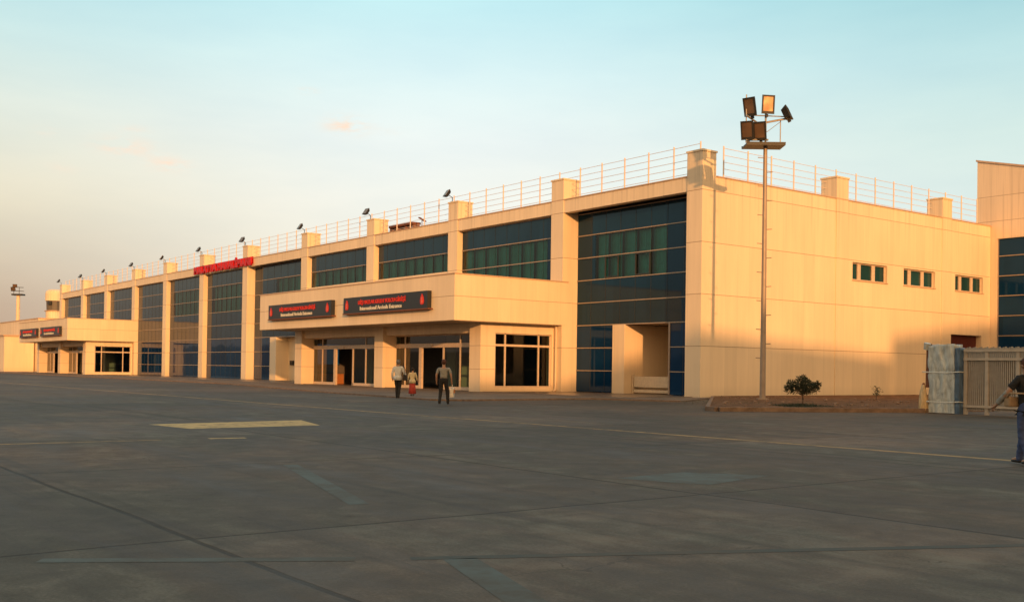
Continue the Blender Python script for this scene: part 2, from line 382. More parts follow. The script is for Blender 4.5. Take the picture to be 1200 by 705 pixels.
# ------------------------------------------------------------------ ground
def apron_mat():
    m, nt, b = new_mat('apron_concrete')
    tc = N(nt, 'ShaderNodeTexCoord'); P = tc.outputs['Object']; sp = N(nt, 'ShaderNodeSeparateXYZ')
    wob = N(nt, 'ShaderNodeTexNoise', i_Scale=0.35, i_Detail=3.0); L(nt, P, wob.inputs['Vector'])
    wv = N(nt, 'ShaderNodeVectorMath', operation='MULTIPLY_ADD'); L(nt, wob.outputs['Color'], wv.inputs[0]); wv.inputs[1].default_value = (0.16, 0.16, 0); L(nt, P, wv.inputs[2])
    L(nt, wv.outputs[0], sp.inputs[0])
    ax = math_n(nt, 'DIVIDE', math_n(nt, 'SUBTRACT', sp.outputs[0], 30.63), 5.97); ay = math_n(nt, 'DIVIDE', math_n(nt, 'ADD', sp.outputs[1], 39.09), 5.97)
    # slab tone
    cv = N(nt, 'ShaderNodeCombineXYZ'); L(nt, math_n(nt, 'FLOOR', ax), cv.inputs[0]); L(nt, math_n(nt, 'FLOOR', ay), cv.inputs[1])
    wn = N(nt, 'ShaderNodeTexWhiteNoise', noise_dimensions='2D'); L(nt, cv.outputs[0], wn.inputs['Vector'])
    # joints
    def joint(a, w):
        d = math_n(nt, 'ABSOLUTE', math_n(nt, 'SUBTRACT', a, math_n(nt, 'ROUND', a)))
        mr = N(nt, 'ShaderNodeMapRange', clamp=True); L(nt, d, mr.inputs[0]); mr.inputs[1].default_value = w * 0.55; mr.inputs[2].default_value = w; mr.inputs[3].default_value = 1; mr.inputs[4].default_value = 0
        return mr.outputs[0]
    jt = math_n(nt, 'MAXIMUM', joint(ax, 0.0048), joint(ay, 0.0062))
    def nzx(scale, detail, rough, mapping=None, dist=0.0):
        n = N(nt, 'ShaderNodeTexNoise', i_Scale=scale, i_Detail=detail, i_Roughness=rough, i_Distortion=dist)
        if mapping:
            mp = N(nt, 'ShaderNodeMapping'); mp.inputs['Scale'].default_value = (mapping[0], mapping[1], 1); mp.inputs['Rotation'].default_value = (0, 0, R(mapping[2])); L(nt, P, mp.inputs[0]); L(nt, mp.outputs[0], n.inputs['Vector'])
        else: L(nt, P, n.inputs['Vector'])
        return n.outputs['Fac']
    # stains, scrub marks and tyre tracks at several sizes
    n1 = nzx(0.16, 4.0, 0.6, None, 0.6)
    n2 = nzx(0.8, 8.0, 0.68, (0.25, 1.0, -35), 0.5)
    n3 = nzx(38.0, 4.0, 0.75)
    n4 = nzx(1.9, 7.0, 0.66, None, 0.4)
    n5 = nzx(1.0, 5.0, 0.6, (0.06, 1.5, -12), 0.25)
    n6 = nzx(0.9, 5.0, 0.6, (0.05, 1.7, -78), 0.3)
    t = math_n(nt, 'ADD', math_n(nt, 'MULTIPLY', n1, 0.45), math_n(nt, 'MULTIPLY', n2, 0.75))
    t = math_n(nt, 'ADD', t, math_n(nt, 'MULTIPLY', n4, 0.5))
    t = math_n(nt, 'ADD', t, math_n(nt, 'MULTIPLY', n3, 0.38))
    t = math_n(nt, 'ADD', t, math_n(nt, 'MULTIPLY', wn.outputs['Value'], 0.12))
    r = ramp(nt, math_n(nt, 'DIVIDE', t, 2.14), [(0.37, (0.036, 0.030, 0.025)), (0.46, (0.072, 0.059, 0.047)), (0.53, (0.106, 0.087, 0.069)), (0.62, (0.195, 0.162, 0.130))])
    c = r.outputs[0]
    # reddish dust and cool worn cement in large uneven patches
    wp = ramp(nt, n1, [(0.50, (0, 0, 0)), (0.66, (1, 1, 1))]); c = mixc(nt, math_n(nt, 'MULTIPLY', wp.outputs[0], 0.45), c, mixc(nt, 1.0, c, (1.22, 0.92, 0.74), 'MULTIPLY'))
    cp = ramp(nt, math_n(nt, 'ADD', math_n(nt, 'MULTIPLY', n1, -0.45), math_n(nt, 'ADD', n2, 0.225)), [(0.49, (0, 0, 0)), (0.60, (1, 1, 1))])
    c = mixc(nt, math_n(nt, 'MULTIPLY', cp.outputs[0], 0.75), c, mixc(nt, 1.0, c, (0.95, 1.10, 1.15), 'MULTIPLY'))
    # long rubber streaks both ways
    for q in (n5, n6):
        st = ramp(nt, q, [(0.60, (0, 0, 0)), (0.72, (1, 1, 1))]); c = mixc(nt, math_n(nt, 'MULTIPLY', st.outputs[0], 0.5), c, (0.042, 0.040, 0.038))
    # oil drips
    vo = N(nt, 'ShaderNodeTexVoronoi', i_Scale=1.3, feature='F1'); L(nt, wv.outputs[0], vo.inputs['Vector'])
    dr = ramp(nt, math_n(nt, 'ADD', vo.outputs['Distance'], math_n(nt, 'MULTIPLY', n4, 0.25)), [(0.13, (1, 1, 1)), (0.20, (0, 0, 0))])
    c = mixc(nt, math_n(nt, 'MULTIPLY', dr.outputs[0], 0.35), c, (0.030, 0.028, 0.026))
    # hair cracks, only here and there
    w2 = N(nt, 'ShaderNodeVectorMath', operation='MULTIPLY_ADD'); nw = N(nt, 'ShaderNodeTexNoise', i_Scale=1.3, i_Detail=6.0); L(nt, P, nw.inputs['Vector']); L(nt, nw.outputs['Color'], w2.inputs[0]); w2.inputs[1].default_value = (1.3, 1.3, 0); L(nt, P, w2.inputs[2])
    vc = N(nt, 'ShaderNodeTexVoronoi', i_Scale=0.23, feature='DISTANCE_TO_EDGE'); L(nt, w2.outputs[0], vc.inputs['Vector'])
    ck = math_n(nt, 'MULTIPLY', math_n(nt, 'LESS_THAN', vc.outputs['Distance'], 0.0020), math_n(nt, 'GREATER_THAN', n1, 0.53))
    c = mixc(nt, math_n(nt, 'MULTIPLY', ck, 0.4), c, (0.026, 0.024, 0.022))
    c = mixc(nt, math_n(nt, 'MULTIPLY', jt, 0.68), c, (0.022, 0.020, 0.018))
    L(nt, c, b.inputs['Base Color'])
    rr = N(nt, 'ShaderNodeMapRange', clamp=True); L(nt, n2, rr.inputs[0]); rr.inputs[1].default_value = .3; rr.inputs[2].default_value = .7; rr.inputs[3].default_value = 0.55; rr.inputs[4].default_value = 0.9
    L(nt, rr.outputs[0], b.inputs['Roughness']); b.inputs['Specular IOR Level'].default_value = 0.22
    hh = math_n(nt, 'SUBTRACT', math_n(nt, 'ADD', math_n(nt, 'MULTIPLY', n3, 0.5), n4), math_n(nt, 'MULTIPLY', jt, 1.2))
    bp = N(nt, 'ShaderNodeBump', i_Strength=0.45, i_Distance=0.02); L(nt, hh, bp.inputs['Height']); L(nt, bp.outputs[0], b.inputs['Normal'])
    return m
def worn_paint(name, col, under=(0.10, 0.088, 0.07), wear=0.5, scale=3.0):
    m, nt, b = new_mat(name)
    tc = N(nt, 'ShaderNodeTexCoord'); nz = N(nt, 'ShaderNodeTexNoise', i_Scale=scale, i_Detail=8.0, i_Roughness=0.72); L(nt, tc.outputs['Object'], nz.inputs['Vector'])
    n2 = N(nt, 'ShaderNodeTexNoise', i_Scale=0.5, i_Detail=3.0); L(nt, tc.outputs['Object'], n2.inputs['Vector'])
    t = math_n(nt, 'ADD', math_n(nt, 'MULTIPLY', nz.outputs['Fac'], 0.65), math_n(nt, 'MULTIPLY', n2.outputs['Fac'], 0.35))
    r = ramp(nt, t, [(wear - 0.09, (0, 0, 0)), (wear + 0.09, (1, 1, 1))])
    L(nt, mixc(nt, r.outputs[0], col, under), b.inputs['Base Color']); b.inputs['Roughness'].default_value = 0.8
    b.inputs['Specular IOR Level'].default_value = 0.2
    return m
M['apron'] = apron_mat()
g = MB(); g.quad((-5000, -5000, 0), (5000, -5000, 0), (5000, 5000, 0), (-5000, 5000, 0))
tag(g.build('ground', M['apron']), kind='structure')

def sheet(name, pts, mat, z=0.002):
    m = MB(); m.quad(*[(x, y, z) for x, y in pts]); return tag(m.build(name, mat), kind='structure')
M['yellow'] = worn_paint('yellow_paint_line', (0.40, 0.265, 0.125), wear=0.53, scale=4.0)
M['yellow2'] = worn_paint('yellow_paint_patch', (0.60, 0.43, 0.20), wear=0.585, scale=4.0)
M['grey'] = worn_paint('covered_marking', (0.118, 0.142, 0.138), under=(0.098, 0.090, 0.077), wear=0.51, scale=2.6)
M['dkgrey'] = worn_paint('covered_marking_dark', (0.075, 0.085, 0.082), under=(0.11, 0.097, 0.08), wear=0.50, scale=2.6)
def seg(name, a, b, w, mat, z=0.002):
    a = Vector(a); b = Vector(b); d = (b - a).normalized(); n = Vector((-d.y, d.x)) * w / 2
    return sheet(name, [a + n, a - n, b - n, b + n], mat, z)
seg('yellow_line', (-60, -26.5), (9, -25.6), 0.26, M['yellow'])
seg('yellow_line', (9, -25.6), (52, -24.3), 0.26, M['yellow'])
seg('yellow_line', (19.1, -50), (19.28, -35.6), 0.16, M['yellow'])
seg('yellow_line', (19.32, -34.7), (19.42, -34.0), 0.22, M['yellow2'])
sheet('yellow_marking', [(14.14, -34.15), (16.13, -33.9), (15.96, -30.65), (13.60, -30.0)], M['yellow2'])
seg('covered_marking', (25.0, -35.7), (29.3, -36.97), 0.22, M['grey'])
seg('covered_marking', (32.4, -37.85), (34.6, -38.6), 0.26, M['grey'])
seg('covered_marking', (30.85, -40.4), (32.0, -38.5), 0.16, M['grey'])
seg('covered_marking', (32.2, -38.15), (34.6, -33.2), 0.13, M['dkgrey'])
sheet('covered_marking', [(28.7, -32.84), (28.57, -31.45), (29.5, -30.75), (29.89, -32.39)], M['grey'])

# pavement in front of the terminal
def pavement_mat():
    m, nt, b = new_mat('pavement_blocks')
    tc = N(nt, 'ShaderNodeTexCoord')
    br = N(nt, 'ShaderNodeTexBrick', i_Scale=2.0, i_Mortar_Size=0.012); br.inputs['Color1'].default_value = (0.20, 0.145, 0.105, 1); br.inputs['Color2'].default_value = (0.16, 0.118, 0.09, 1); br.inputs['Mortar'].default_value = (0.09, 0.075, 0.06, 1)
    L(nt, tc.outputs['Object'], br.inputs['Vector'])
    nz = N(nt, 'ShaderNodeTexNoise', i_Scale=0.4, i_Detail=6.0); L(nt, tc.outputs['Object'], nz.inputs['Vector'])
    c = mixc(nt, 0.7, br.outputs['Color'], nz.outputs['Fac'], 'OVERLAY')
    L(nt, c, b.inputs['Base Color']); b.inputs['Roughness'].default_value = 0.85
    return m
M['pave'] = pavement_mat()
M['kerb'] = simple('kerb_concrete', (0.21, 0.14, 0.10), 0.85, var=.35, scale=3.0, bump=0.6)
pv = [(-131, -11.4), (-37, -11.4), (-12, -15.8), (0.2, -17.2), (1.0, -16.2), (0.3, -8.0), (4.6, -6.3), (1.2, -0.6), (1.0, 0.6), (-0.5, 2.0), (-131, 2.0)]
m_ = MB(); m_.prism([(x, y, -0.05) for x, y in pv], (0, 0, 0.10)); tag(m_.build('pavement', M['pave']), kind='structure')
m_ = MB()
for a, b in zip(pv[:6], pv[1:7]):
    a = Vector((*a, 0)); b = Vector((*b, 0)); d = (b - a).normalized(); n = Vector((d.y, -d.x, 0)) * 0.16
    m_.prism([a, b, b + n, a + n], (0, 0, 0.075))
tag(m_.build('pavement_kerb', M['kerb']), kind='structure')

# planting bed in front of the right-hand wall
def soil_mat():
    m, nt, b = new_mat('bare_soil')
    tc = N(nt, 'ShaderNodeTexCoord'); n1 = N(nt, 'ShaderNodeTexNoise', i_Scale=1.2, i_Detail=9.0, i_Roughness=0.7); L(nt, tc.outputs['Object'], n1.inputs['Vector'])
    n2 = N(nt, 'ShaderNodeTexNoise', i_Scale=14.0, i_Detail=6.0, i_Roughness=0.7); L(nt, tc.outputs['Object'], n2.inputs['Vector'])
    t = math_n(nt, 'ADD', math_n(nt, 'MULTIPLY', n1.outputs['Fac'], 0.65), math_n(nt, 'MULTIPLY', n2.outputs['Fac'], 0.35))
    r = ramp(nt, t, [(0.34, (0.085, 0.045, 0.026)), (0.5, (0.17, 0.090, 0.052)), (0.66, (0.27, 0.16, 0.095))])
    L(nt, r.outputs[0], b.inputs['Base Color']); b.inputs['Roughness'].default_value = 0.95; b.inputs['Specular IOR Level'].default_value = 0.1
    bp = N(nt, 'ShaderNodeBump', i_Strength=0.8, i_Distance=0.06); L(nt, t, bp.inputs['Height']); L(nt, bp.outputs[0], b.inputs['Normal'])
    return m
M['soil'] = soil_mat()
bed = [(1.3, -0.3), (12.7, -13.3), (13.2, -13.4), (16.75, -6.0), (16.75, 29.7), (0.05, 29.7), (0.05, 0.9)]
bed_c = Vector((8, 2))
def bed_soil():
    bm = bmesh.new(); vs_ = [bm.verts.new((x, y, 0.13)) for x, y in bed]; f = bm.faces.new(vs_)
    bmesh.ops.triangulate(bm, faces=[f]); bmesh.ops.subdivide_edges(bm, edges=bm.edges, cuts=12, use_grid_fill=True)
    for v in bm.verts:
        if not v.is_boundary:
            v.co.z += 0.05 * noise.noise(v.co * 0.8) + 0.03 * noise.noise(v.co * 2.7)
    me = bpy.data.meshes.new('planting_bed'); bm.to_mesh(me); bm.free(); me.materials.append(M['soil'])
    o = bpy.data.objects.new('planting_bed', me); COL.objects.link(o); tag(o, kind='structure')
bed_soil()
m_ = MB()
for a, b in zip(bed[:4], bed[1:5]):
    a = Vector((*a, -0.02)); b = Vector((*b, -0.02)); d = (b - a).normalized(); n = Vector((d.y, -d.x, 0)) * 0.16
    m_.prism([a, b, b + n, a + n], (0, 0, 0.19))
tag(m_.build('bed_kerb', M['kerb'], bevel=0.02), kind='structure')

# distant hills all round the airfield
def hills():
    bm = bmesh.new(); n = 220; rows = []
    for (rad, k) in ((1700, 0.0), (2100, 0.45), (2600, 1.0), (3300, 0.55)):
        row = []
        for i in range(n):
            t = 2 * math.pi * i / n; p = Vector((math.cos(t), math.sin(t), 0))
            h = 22 + 45 * (0.5 + noise.noise(p * 2.1)) + 22 * noise.noise(p * 7.0) + 7 * noise.noise(p * 23)
            row.append(bm.verts.new((p.x * rad, p.y * rad, max(2, h) * k - 0.3)))
        rows.append(row)
    for a, b in zip(rows[:-1], rows[1:]):
        for i in range(n):
            j = (i + 1) % n; bm.faces.new((a[i], a[j], b[j], b[i]))
    me = bpy.data.meshes.new('hills'); bm.to_mesh(me); bm.free()
    me.materials.append(simple('dry_hill', (0.17, 0.12, 0.085), 0.95, scale=0.01))
    me.polygons.foreach_set('use_smooth', [True] * len(me.polygons))
    o = bpy.data.objects.new('hills', me); COL.objects.link(o); tag(o, kind='structure')
hills()

# ------------------------------------------------------------------ terminal building
Z0, ROW = 0.05, 1.41
TOPZ, BEAMZ, CAPZ = 12.07, 11.28, 13.46
PIL = [-12.76, -24.55, -36.50, -48.48, -61.75, -73.55, -85.28, -96.92, -108.83, -120.30, -132.16]   # left edges
PW = 1.18
term = empty('terminal_building', (-60, 15, 0)); tag(term, 'long two storey cream terminal with blue glass bays, pilasters and two entrance canopies', 'airport terminal')
def tpart(mb, name, mats, **k):
    o = mb.build(name, mats, None, **k); o.parent = term; o.matrix_parent_inverse = Matrix.Translation((60, -15, 0)); return o
def sub(mb, name, mats, parent, **k):
    o = mb.build(name, mats, None, **k); o.parent = parent; return o

# right-hand end wall with three windows and a recessed door
bm_ = MB(); PB = lambda u, d, z: (-d, u, z)
bwins = [(13.6, 17.3), (19.15, 22.85), (25.35, 29.0)]
holes = [(a, b, 7.25, 8.35) for a, b in bwins] + [(24.85, 28.85, -1, 4.24)]
bm_.m = 0; wall(bm_, PB, 1.04, 29.97, 0, TOPZ, holes, 0.45)
bm_.m = 1
for z in (2.82, 5.64, 8.46, 11.28):
    if z < 4: spans = [(1.05, 24.84), (28.86, 29.9)]
    else: spans = [(1.05, 29.9)]
    for a, b in spans: bm_.box(0.0, 0.004, a, b, z - 0.014, z + 0.014)
tpart(bm_, 'end_wall', [M['wall'], M['seam']])
m_ = MB(); m_.box(-0.5, 0.06, 1.1, 29.97, TOPZ, TOPZ + 0.06); tpart(m_, 'coping', M['coping'])
# front parapet beam
m_ = MB(); m_.box(-132.1, -1.08, 0.0, 0.5, BEAMZ, TOPZ); tpart(m_, 'parapet_beam', M['wall'])
m_ = MB(); m_.box(-132.1, -1.08, -0.055, 0.56, TOPZ, TOPZ + 0.06); tpart(m_, 'coping', M['coping'])
# pilasters with raised caps
def pilaster(x0, x1, y0, y1):
    m = MB(); m.box(x0, x1, y0, y1, 0, CAPZ - 0.10)
    m.box(x0 - 0.05, x1 + 0.05, y0 - 0.05, y1 + 0.05, CAPZ - 0.10, CAPZ)
    m.m = 1
    for z in (2.82, 5.64, 8.46, 11.28): m.box(x0 - 0.004, x1 + 0.004, y0 - 0.004, y1 + 0.004, z - 0.014, z + 0.014)
    return tpart(m, 'pilaster', [M['wall'], M['seam']])
for x in PIL: pilaster(x, x + PW, -0.045, 1.25)
pilaster(-1.08, 0.045, -0.045, 1.04)
pilaster(-1.10, 0.045, 11.87, 13.06)
pilaster(-1.10, 0.045, 23.62, 24.80)
# roof, back and far walls
m_ = MB(); m_.box(-132.0, -0.5, 0.6, 29.9, 11.5, 11.8); tpart(m_, 'roof', M['roof'])
m_ = MB(); m_.box(-132.1, -0.46, 29.6, 29.95, 0, TOPZ); m_.box(-132.14, -131.0, 1.3, 29.58, 0, TOPZ); tpart(m_, 'back_wall', M['wallb'])
m_ = MB(); m_.box(-131, -0.5, -5.5, 29.5, 0.052, 0.07); tpart(m_, 'interior_floor', M['floor_in'])
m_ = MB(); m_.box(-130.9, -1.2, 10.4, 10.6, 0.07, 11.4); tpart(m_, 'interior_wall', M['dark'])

# ---- glazed bays
def curtain_mesh(x0, x1, y, z0, z1, pitch=0.16, amp=0.05):
    m = MB(); n = max(8, int((x1 - x0) / 0.05)); prev = None
    ph = random.random() * 6
    for i in range(n + 1):
        x = x0 + (x1 - x0) * i / n
        yy = y + amp * math.sin(2 * math.pi * x / pitch + ph) + 0.04 * math.sin(x * 2.3 + ph) + 0.03 * math.sin(x * 5.1)
        if prev: m.quad((prev[0], prev[1], z0), (x, yy, z0), (x, yy, z1), (prev[0], prev[1], z1))
        prev = (x, yy)
    return m
def glazing(x0, x1, y, z0, z1, vision=(), skip=(), mat='glass', vcols=8, dark_low=True, sashes=()):
    """curtain wall: rows of ROW height; 'vision' = [(xa, xb, za, zb)] see-through strips with curtains behind; skip = openings"""
    fr = MB()
    fr.m = 0
    k0 = math.ceil((z0 - 0.02) / ROW); k1 = math.floor((z1 + 0.02) / ROW)
    for k in range(k0, k1 + 1):
        z = k * ROW
        zz = max(z0 + 0.03, min(z1 - 0.03, z))
        xs = [(x0, x1)]
        for (sa, sb, sz) in skip:
            if zz < sz - 0.1:
                xs = [q for (a, b) in xs for q in ((a, min(b, sa)), (max(a, sb), b)) if q[1] - q[0] > 0.05]
        for a, b in xs: fr.box(a, b, y - 0.05, y - 0.004, zz - 0.028, zz + 0.028)
    for (sa, sb, sz) in skip:
        for s in (sa, sb):
            if x0 + 0.1 < s < x1 - 0.1: fr.box(s - 0.05, s + 0.05, y - 0.06, y - 0.003, z0, sz)
    fr.m = 1
    nv = vcols; 
    for i in range(1, nv):
        x = x0 + (x1 - x0) * i / nv
        zb = z0
        for (sa, sb, sz) in skip:
            if sa < x < sb: zb = sz
        fr.box(x - 0.012, x + 0.012, y - 0.012, y - 0.002, zb, z1)
    for (a, b, za, zb) in sashes:
        for q in ((a, b, za, za + .07), (a, b, zb - .07, zb), (a, a + .07, za + .07, zb - .07), (b - .07, b, za + .07, zb - .07)):
            fr.box(q[0], q[1], y - 0.09, y - 0.013, q[2], q[3])
    for (a, b, za, zb) in vision:
        n = max(2, round((b - a) / 1.35)); s = (b - a) / n
        for i in range(n + 1):
            xx = a + s * i; fr.box(xx - 0.06, xx + 0.06, y + 0.02, y + 0.09, za, zb)
    w = tpart(fr, 'window', [M['frame'], M['darkframe']])
    P = lambda u, d, z: (u, y + d, z)
    hol = [(a, b, c, d) for a, b, c, d in vision] + [(a, b, z0 - 1, c) for a, b, c in skip]
    def opq(za, zb, mm, nm):
        if zb - za < 0.05: return
        m = MB(); wall(m, P, x0, x1, za, zb, hol, 0.03); sub(m, nm, M[mm], w)
    if z0 < 1:
        opq(z0, 4.23, 'glassb' if dark_low else mat, 'pane'); opq(4.23, z1, mat, 'pane')
    else: opq(z0, z1, mat, 'pane')
    for (a, b, za, zb) in vision:
        m = MB(); m.quad((a, y + 0.01, za), (b, y + 0.01, za), (b, y + 0.01, zb), (a, y + 0.01, zb)); sub(m, 'clear_pane', M['vision'], w, recalc=False)
        m = curtain_mesh(a + 0.02, b - 0.02, y + 0.30, za - .1, zb + .1); sub(m, 'curtain', M['curtain'], w)
    for k in vision:
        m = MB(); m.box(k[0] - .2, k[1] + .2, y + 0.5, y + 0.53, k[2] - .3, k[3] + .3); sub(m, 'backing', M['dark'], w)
    return w
e = 0.01
R_ = lambda k: k * ROW
bx = [(PIL[0] + PW, -1.08)] + [(PIL[i + 1] + PW, PIL[i]) for i in range(len(PIL) - 1)]
# bay next to the corner: full height, with a passage opening
glazing(bx[0][0] + e, bx[0][1] - e, 1.2, 0.1, BEAMZ - .01, vision=[(-9.9, -3.75, R_(5), R_(7))], skip=[(-8.15, -3.45, R_(3))],
        sashes=[(-8.95, -7.75, R_(5) + .05, R_(6) - .05), (-6.3, -5.05, R_(5) + .05, R_(6) - .05)])
glazing(bx[1][0] + e, bx[1][1] - e, 0.42, R_(5), BEAMZ - .01, vision=[(bx[1][0] + .1, bx[1][1] - .9, R_(5), R_(7))])
glazing(bx[2][0] + e, bx[2][1] - e, 0.42, R_(6), BEAMZ - .01, vision=[(bx[2][0] + .3, bx[2][1] - .1, R_(6), R_(7))])
glazing(bx[3][0] + e, bx[3][1] - e, 0.42, R_(6), BEAMZ - .01, vision=[(bx[3][0] + .2, bx[3][1] - .2, R_(6), R_(7))])
glazing(bx[4][0] + e, bx[4][1] - e, 0.80, 0.1, BEAMZ - .01, vision=[(-55.5, bx[4][1] - .5, R_(5) + .5, R_(7))], skip=[(-56.6, bx[4][1], R_(3))])
glazing(bx[5][0] + e, bx[5][1] - e, 0.45, 0.1, BEAMZ - .01, vision=[(bx[5][0] + 1.5, bx[5][1] - 1.6, R_(5), R_(7))])
glazing(bx[6][0] + e, bx[6][1] - e, 0.45, 0.1, BEAMZ - .01, vision=[(bx[6][0] + 1.2, bx[6][1] - 1.6, R_(5), R_(7))])
glazing(bx[7][0] + e, bx[7][1] - e, 0.45, 0.1, BEAMZ - .01)
for k in (8, 9, 10): glazing(bx[k][0] + e, bx[k][1] - e, 0.45, R_(5), BEAMZ - .01)
# blank wall below the raised windows (mostly behind the canopies)
for k, zt in ((2, R_(6)), (3, R_(6)), (1, R_(5)), (8, R_(5)), (9, R_(5)), (10, R_(5))):
    zb = 4.3 if k != 10 else 0
    m_ = MB(); m_.box(bx[k][0] + e, bx[k][1] - e, 0.05 if k in (2, 3) else 0.3, 0.55, zb, zt - 0.01); tpart(m_, 'spandrel_wall', M['wall'])
# passage lining (right) and recess lining (left)
m_ = MB(); m_.box(-8.15, -7.10, 1.10, 9.5, 0.05, 4.20); m_.box(-3.45, -3.30, 1.3, 9.5, 0.05, 4.2); m_.box(-7.10, -3.45, 9.3, 9.5, 0.05, 4.2); tpart(m_, 'passage_wall', M['wall'])
m_ = MB(); m_.box(-8.1, -3.3, 1.26, 9.5, 4.24, 4.4); tpart(m_, 'passage_ceiling', M['soffit'])
m_ = MB(); m_.box(-56.6, -55.2, 0.70, 2.2, 0.05, 4.20); m_.box(-55.2, bx[4][1] + .1, 2.0, 2.2, 0.05, 4.20); tpart(m_, 'recess_wall', M['wall'])
m_ = MB(); m_.box(-56.5, bx[4][1], 0.86, 2.2, 4.24, 4.4); tpart(m_, 'recess_ceiling', M['soffit'])

# windows and door of the end wall
for a, b in bwins:
    w_ = b - a; z0, z1 = 7.25, 8.35; xg = -0.24
    f_ = MB(); t = 0.075
    f_.box(xg, xg + .07, a, b, z0, z0 + t); f_.box(xg, xg + .07, a, b, z1 - t, z1)
    f_.box(xg, xg + .07, a, a + t, z0 + t, z1 - t); f_.box(xg, xg + .07, b - t, b, z0 + t, z1 - t)
    c1 = a + w_ * 0.25; c2 = a + w_ * 0.66
    f_.box(xg, xg + .07, c1 - .17, c1 + .17, z0 + t, z1 - t); f_.box(xg, xg + .07, c2 - .17, c2 + .17, z0 + t, z1 - t)
    wn = tpart(f_, 'window', M['whiteframe'])
    m_ = MB(); m_.box(xg - .06, xg - .03, a, b, z0, z1); sub(m_, 'pane', M['greenglass'] if 'greenglass' in M else M['glass'], wn)
    m_ = MB(); m_.box(xg + 0.08, 0.06, a - .04, b + .04, z0 - .055, z0 + 0.003); sub(m_, 'sill', M['coping'], wn)
d_ = MB(); d_.box(-0.44, -0.40, 24.85, 28.85, 0, 4.24)
d_.m = 0
for k in range(1, 9): d_.box(-0.40, -0.385, 24.86, 28.84, k * .47 - .02, k * .47 + .02)
tpart(d_, 'roller_door', M['reddoor'])

# ---- entrance blocks under the canopies
def canopy(x0, x1, yf, z0=4.22, z1=6.92):
    m = MB(); m.m = 0
    m.box(x0, x1, yf, 0.4, z0 + 0.02, z1)
    m.m = 1
    m.box(x0 - .004, x1 + .004, yf - .004, 0.40, 5.64 - .013, 5.64 + .013)
    o = tpart(m, 'canopy', [M['wall'], M['seam']])
    m = MB(); m.box(x0 - .05, x1 + .05, yf - .05, 0.41, z1, z1 + .06); sub(m, 'coping', M['coping'], o)
    m = MB(); m.box(x0 + .03, x1 - .03, yf + .03, 0.39, z0 - .01, z0 + .018); sub(m, 'soffit', M['soffit'], o)
    return o
canopy(-38.75, -11.56, -8.2)
canopy(-121.0, -95.70, -8.1)

def entrance(x1, yf, pil, yg, side_open, doors):
    """pil = left edges of the front piers (width 1.15); x1 = right-hand corner; yg = plane of the recessed glass"""
    zt = 3.62; H = 4.22
    m = MB(); m.m = 0
    lefts = sorted(pil)
    for p in lefts:
        m.box(p, p + 1.15, yf, side_open[0] if p == lefts[-1] else yg + .3, 0.05, H)
    for a, b in zip(lefts[:-1], lefts[1:]): m.box(a + 1.15, b, yf + 0.25, yg + .3, zt, H)       # lintels
    # side wall: head, post
    ya, yb = side_open
    xr = x1
    m.box(xr - .5, xr, ya, yb, zt, H); m.box(xr - .5, xr, ya, yb, 0.05, 0.30); m.box(xr - .5, xr, yb, -0.05, 0.05, H)
    m.m = 1
    for z in (1.41, 2.82):
        for p in lefts: m.box(p - .003, p + 1.153, yf - .003, yg - .02, z - .012, z + .012)
    o = tpart(m, 'entrance_wall', [M['wall'], M['seam']])
    # glazing between piers
    for (a, b), (d0, d1, mull, open_part) in zip(zip(lefts[:-1], lefts[1:]), doors):
        a = a + 1.15
        f = MB()
        f.box(a, b, yg - .06, yg + .06, 2.78, 3.05)
        f.box(a, b, yg - .05, yg + .05, zt - .07, zt)
        for (s, t) in ((a, d0), (d1, b)): f.box(s, t, yg - .06, yg + .06, 0.06, 0.26)
        for x in mull: f.box(x - .06, x + .06, yg - .05, yg + .05, 0.26, 2.78); f.box(x - .05, x + .05, yg - .05, yg + .05, 3.05, zt - .07)
        for x in (d0, ): f.box(x - .16, x + .16, yg - .08, yg + .08, 0.06, 2.78)
        f.box(d1 - .07, d1 + .07, yg - .06, yg + .06, 0.06, 2.78)
        f.box((d0 + d1) / 2 - .12, (d0 + d1) / 2 + .12, yg - .14, yg - .06, 2.85, 2.97)
        w = tpart(f, 'door_screen', M['whiteframe'])
        g_ = MB()
        for (s, t) in ((a, d0), (d1, b)): g_.quad((s, yg, .26), (t, yg, .26), (t, yg, 2.78), (s, yg, 2.78))
        g_.quad((a, yg, 3.05), (b, yg, 3.05), (b, yg, zt - .07), (a, yg, zt - .07))
        sub(g_, 'pane', M['doorglass'], w, recalc=False)
        lf = MB()                                                     # sliding leaf pushed behind the fixed pane
        s0, s1 = (d1 + .05, d1 + (d1 - d0) * .55)
        lf.box(s0, s1, yg + .10, yg + .13, 0.08, 0.16); lf.box(s0, s0 + .07, yg + .10, yg + .13, .16, 2.7); lf.box(s1 - .07, s1, yg + .10, yg + .13, .16, 2.7)
        sub(lf, 'sliding_door', M['darkframe'], w)
    # side window
    f = MB(); yw = yb - ya; xg = xr - .16
    for y in (ya, ya + yw * .19, ya + yw * .78, yb):
        yy = min(max(y, ya + .05), yb - .05); f.box(xg - .05, xg + .05, yy - .055, yy + .055, .30, zt)
    f.box(xg - .06, xg + .06, ya, yb, 2.82, 2.95); f.box(xg - .06, xg + .14, ya, yb, .30, .40); f.box(xg - .05, xg + .05, ya, yb, zt - .06, zt)
    w = tpart(f, 'window', M['whiteframe'])
    g_ = MB(); g_.quad((xg, ya, .38), (xg, yb, .38), (xg, yb, zt), (xg, ya, zt)); sub(g_, 'pane', M['doorglass'], w, recalc=False)
    # left return wall
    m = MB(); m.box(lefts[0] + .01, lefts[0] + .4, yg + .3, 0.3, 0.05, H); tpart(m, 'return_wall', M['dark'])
    return o
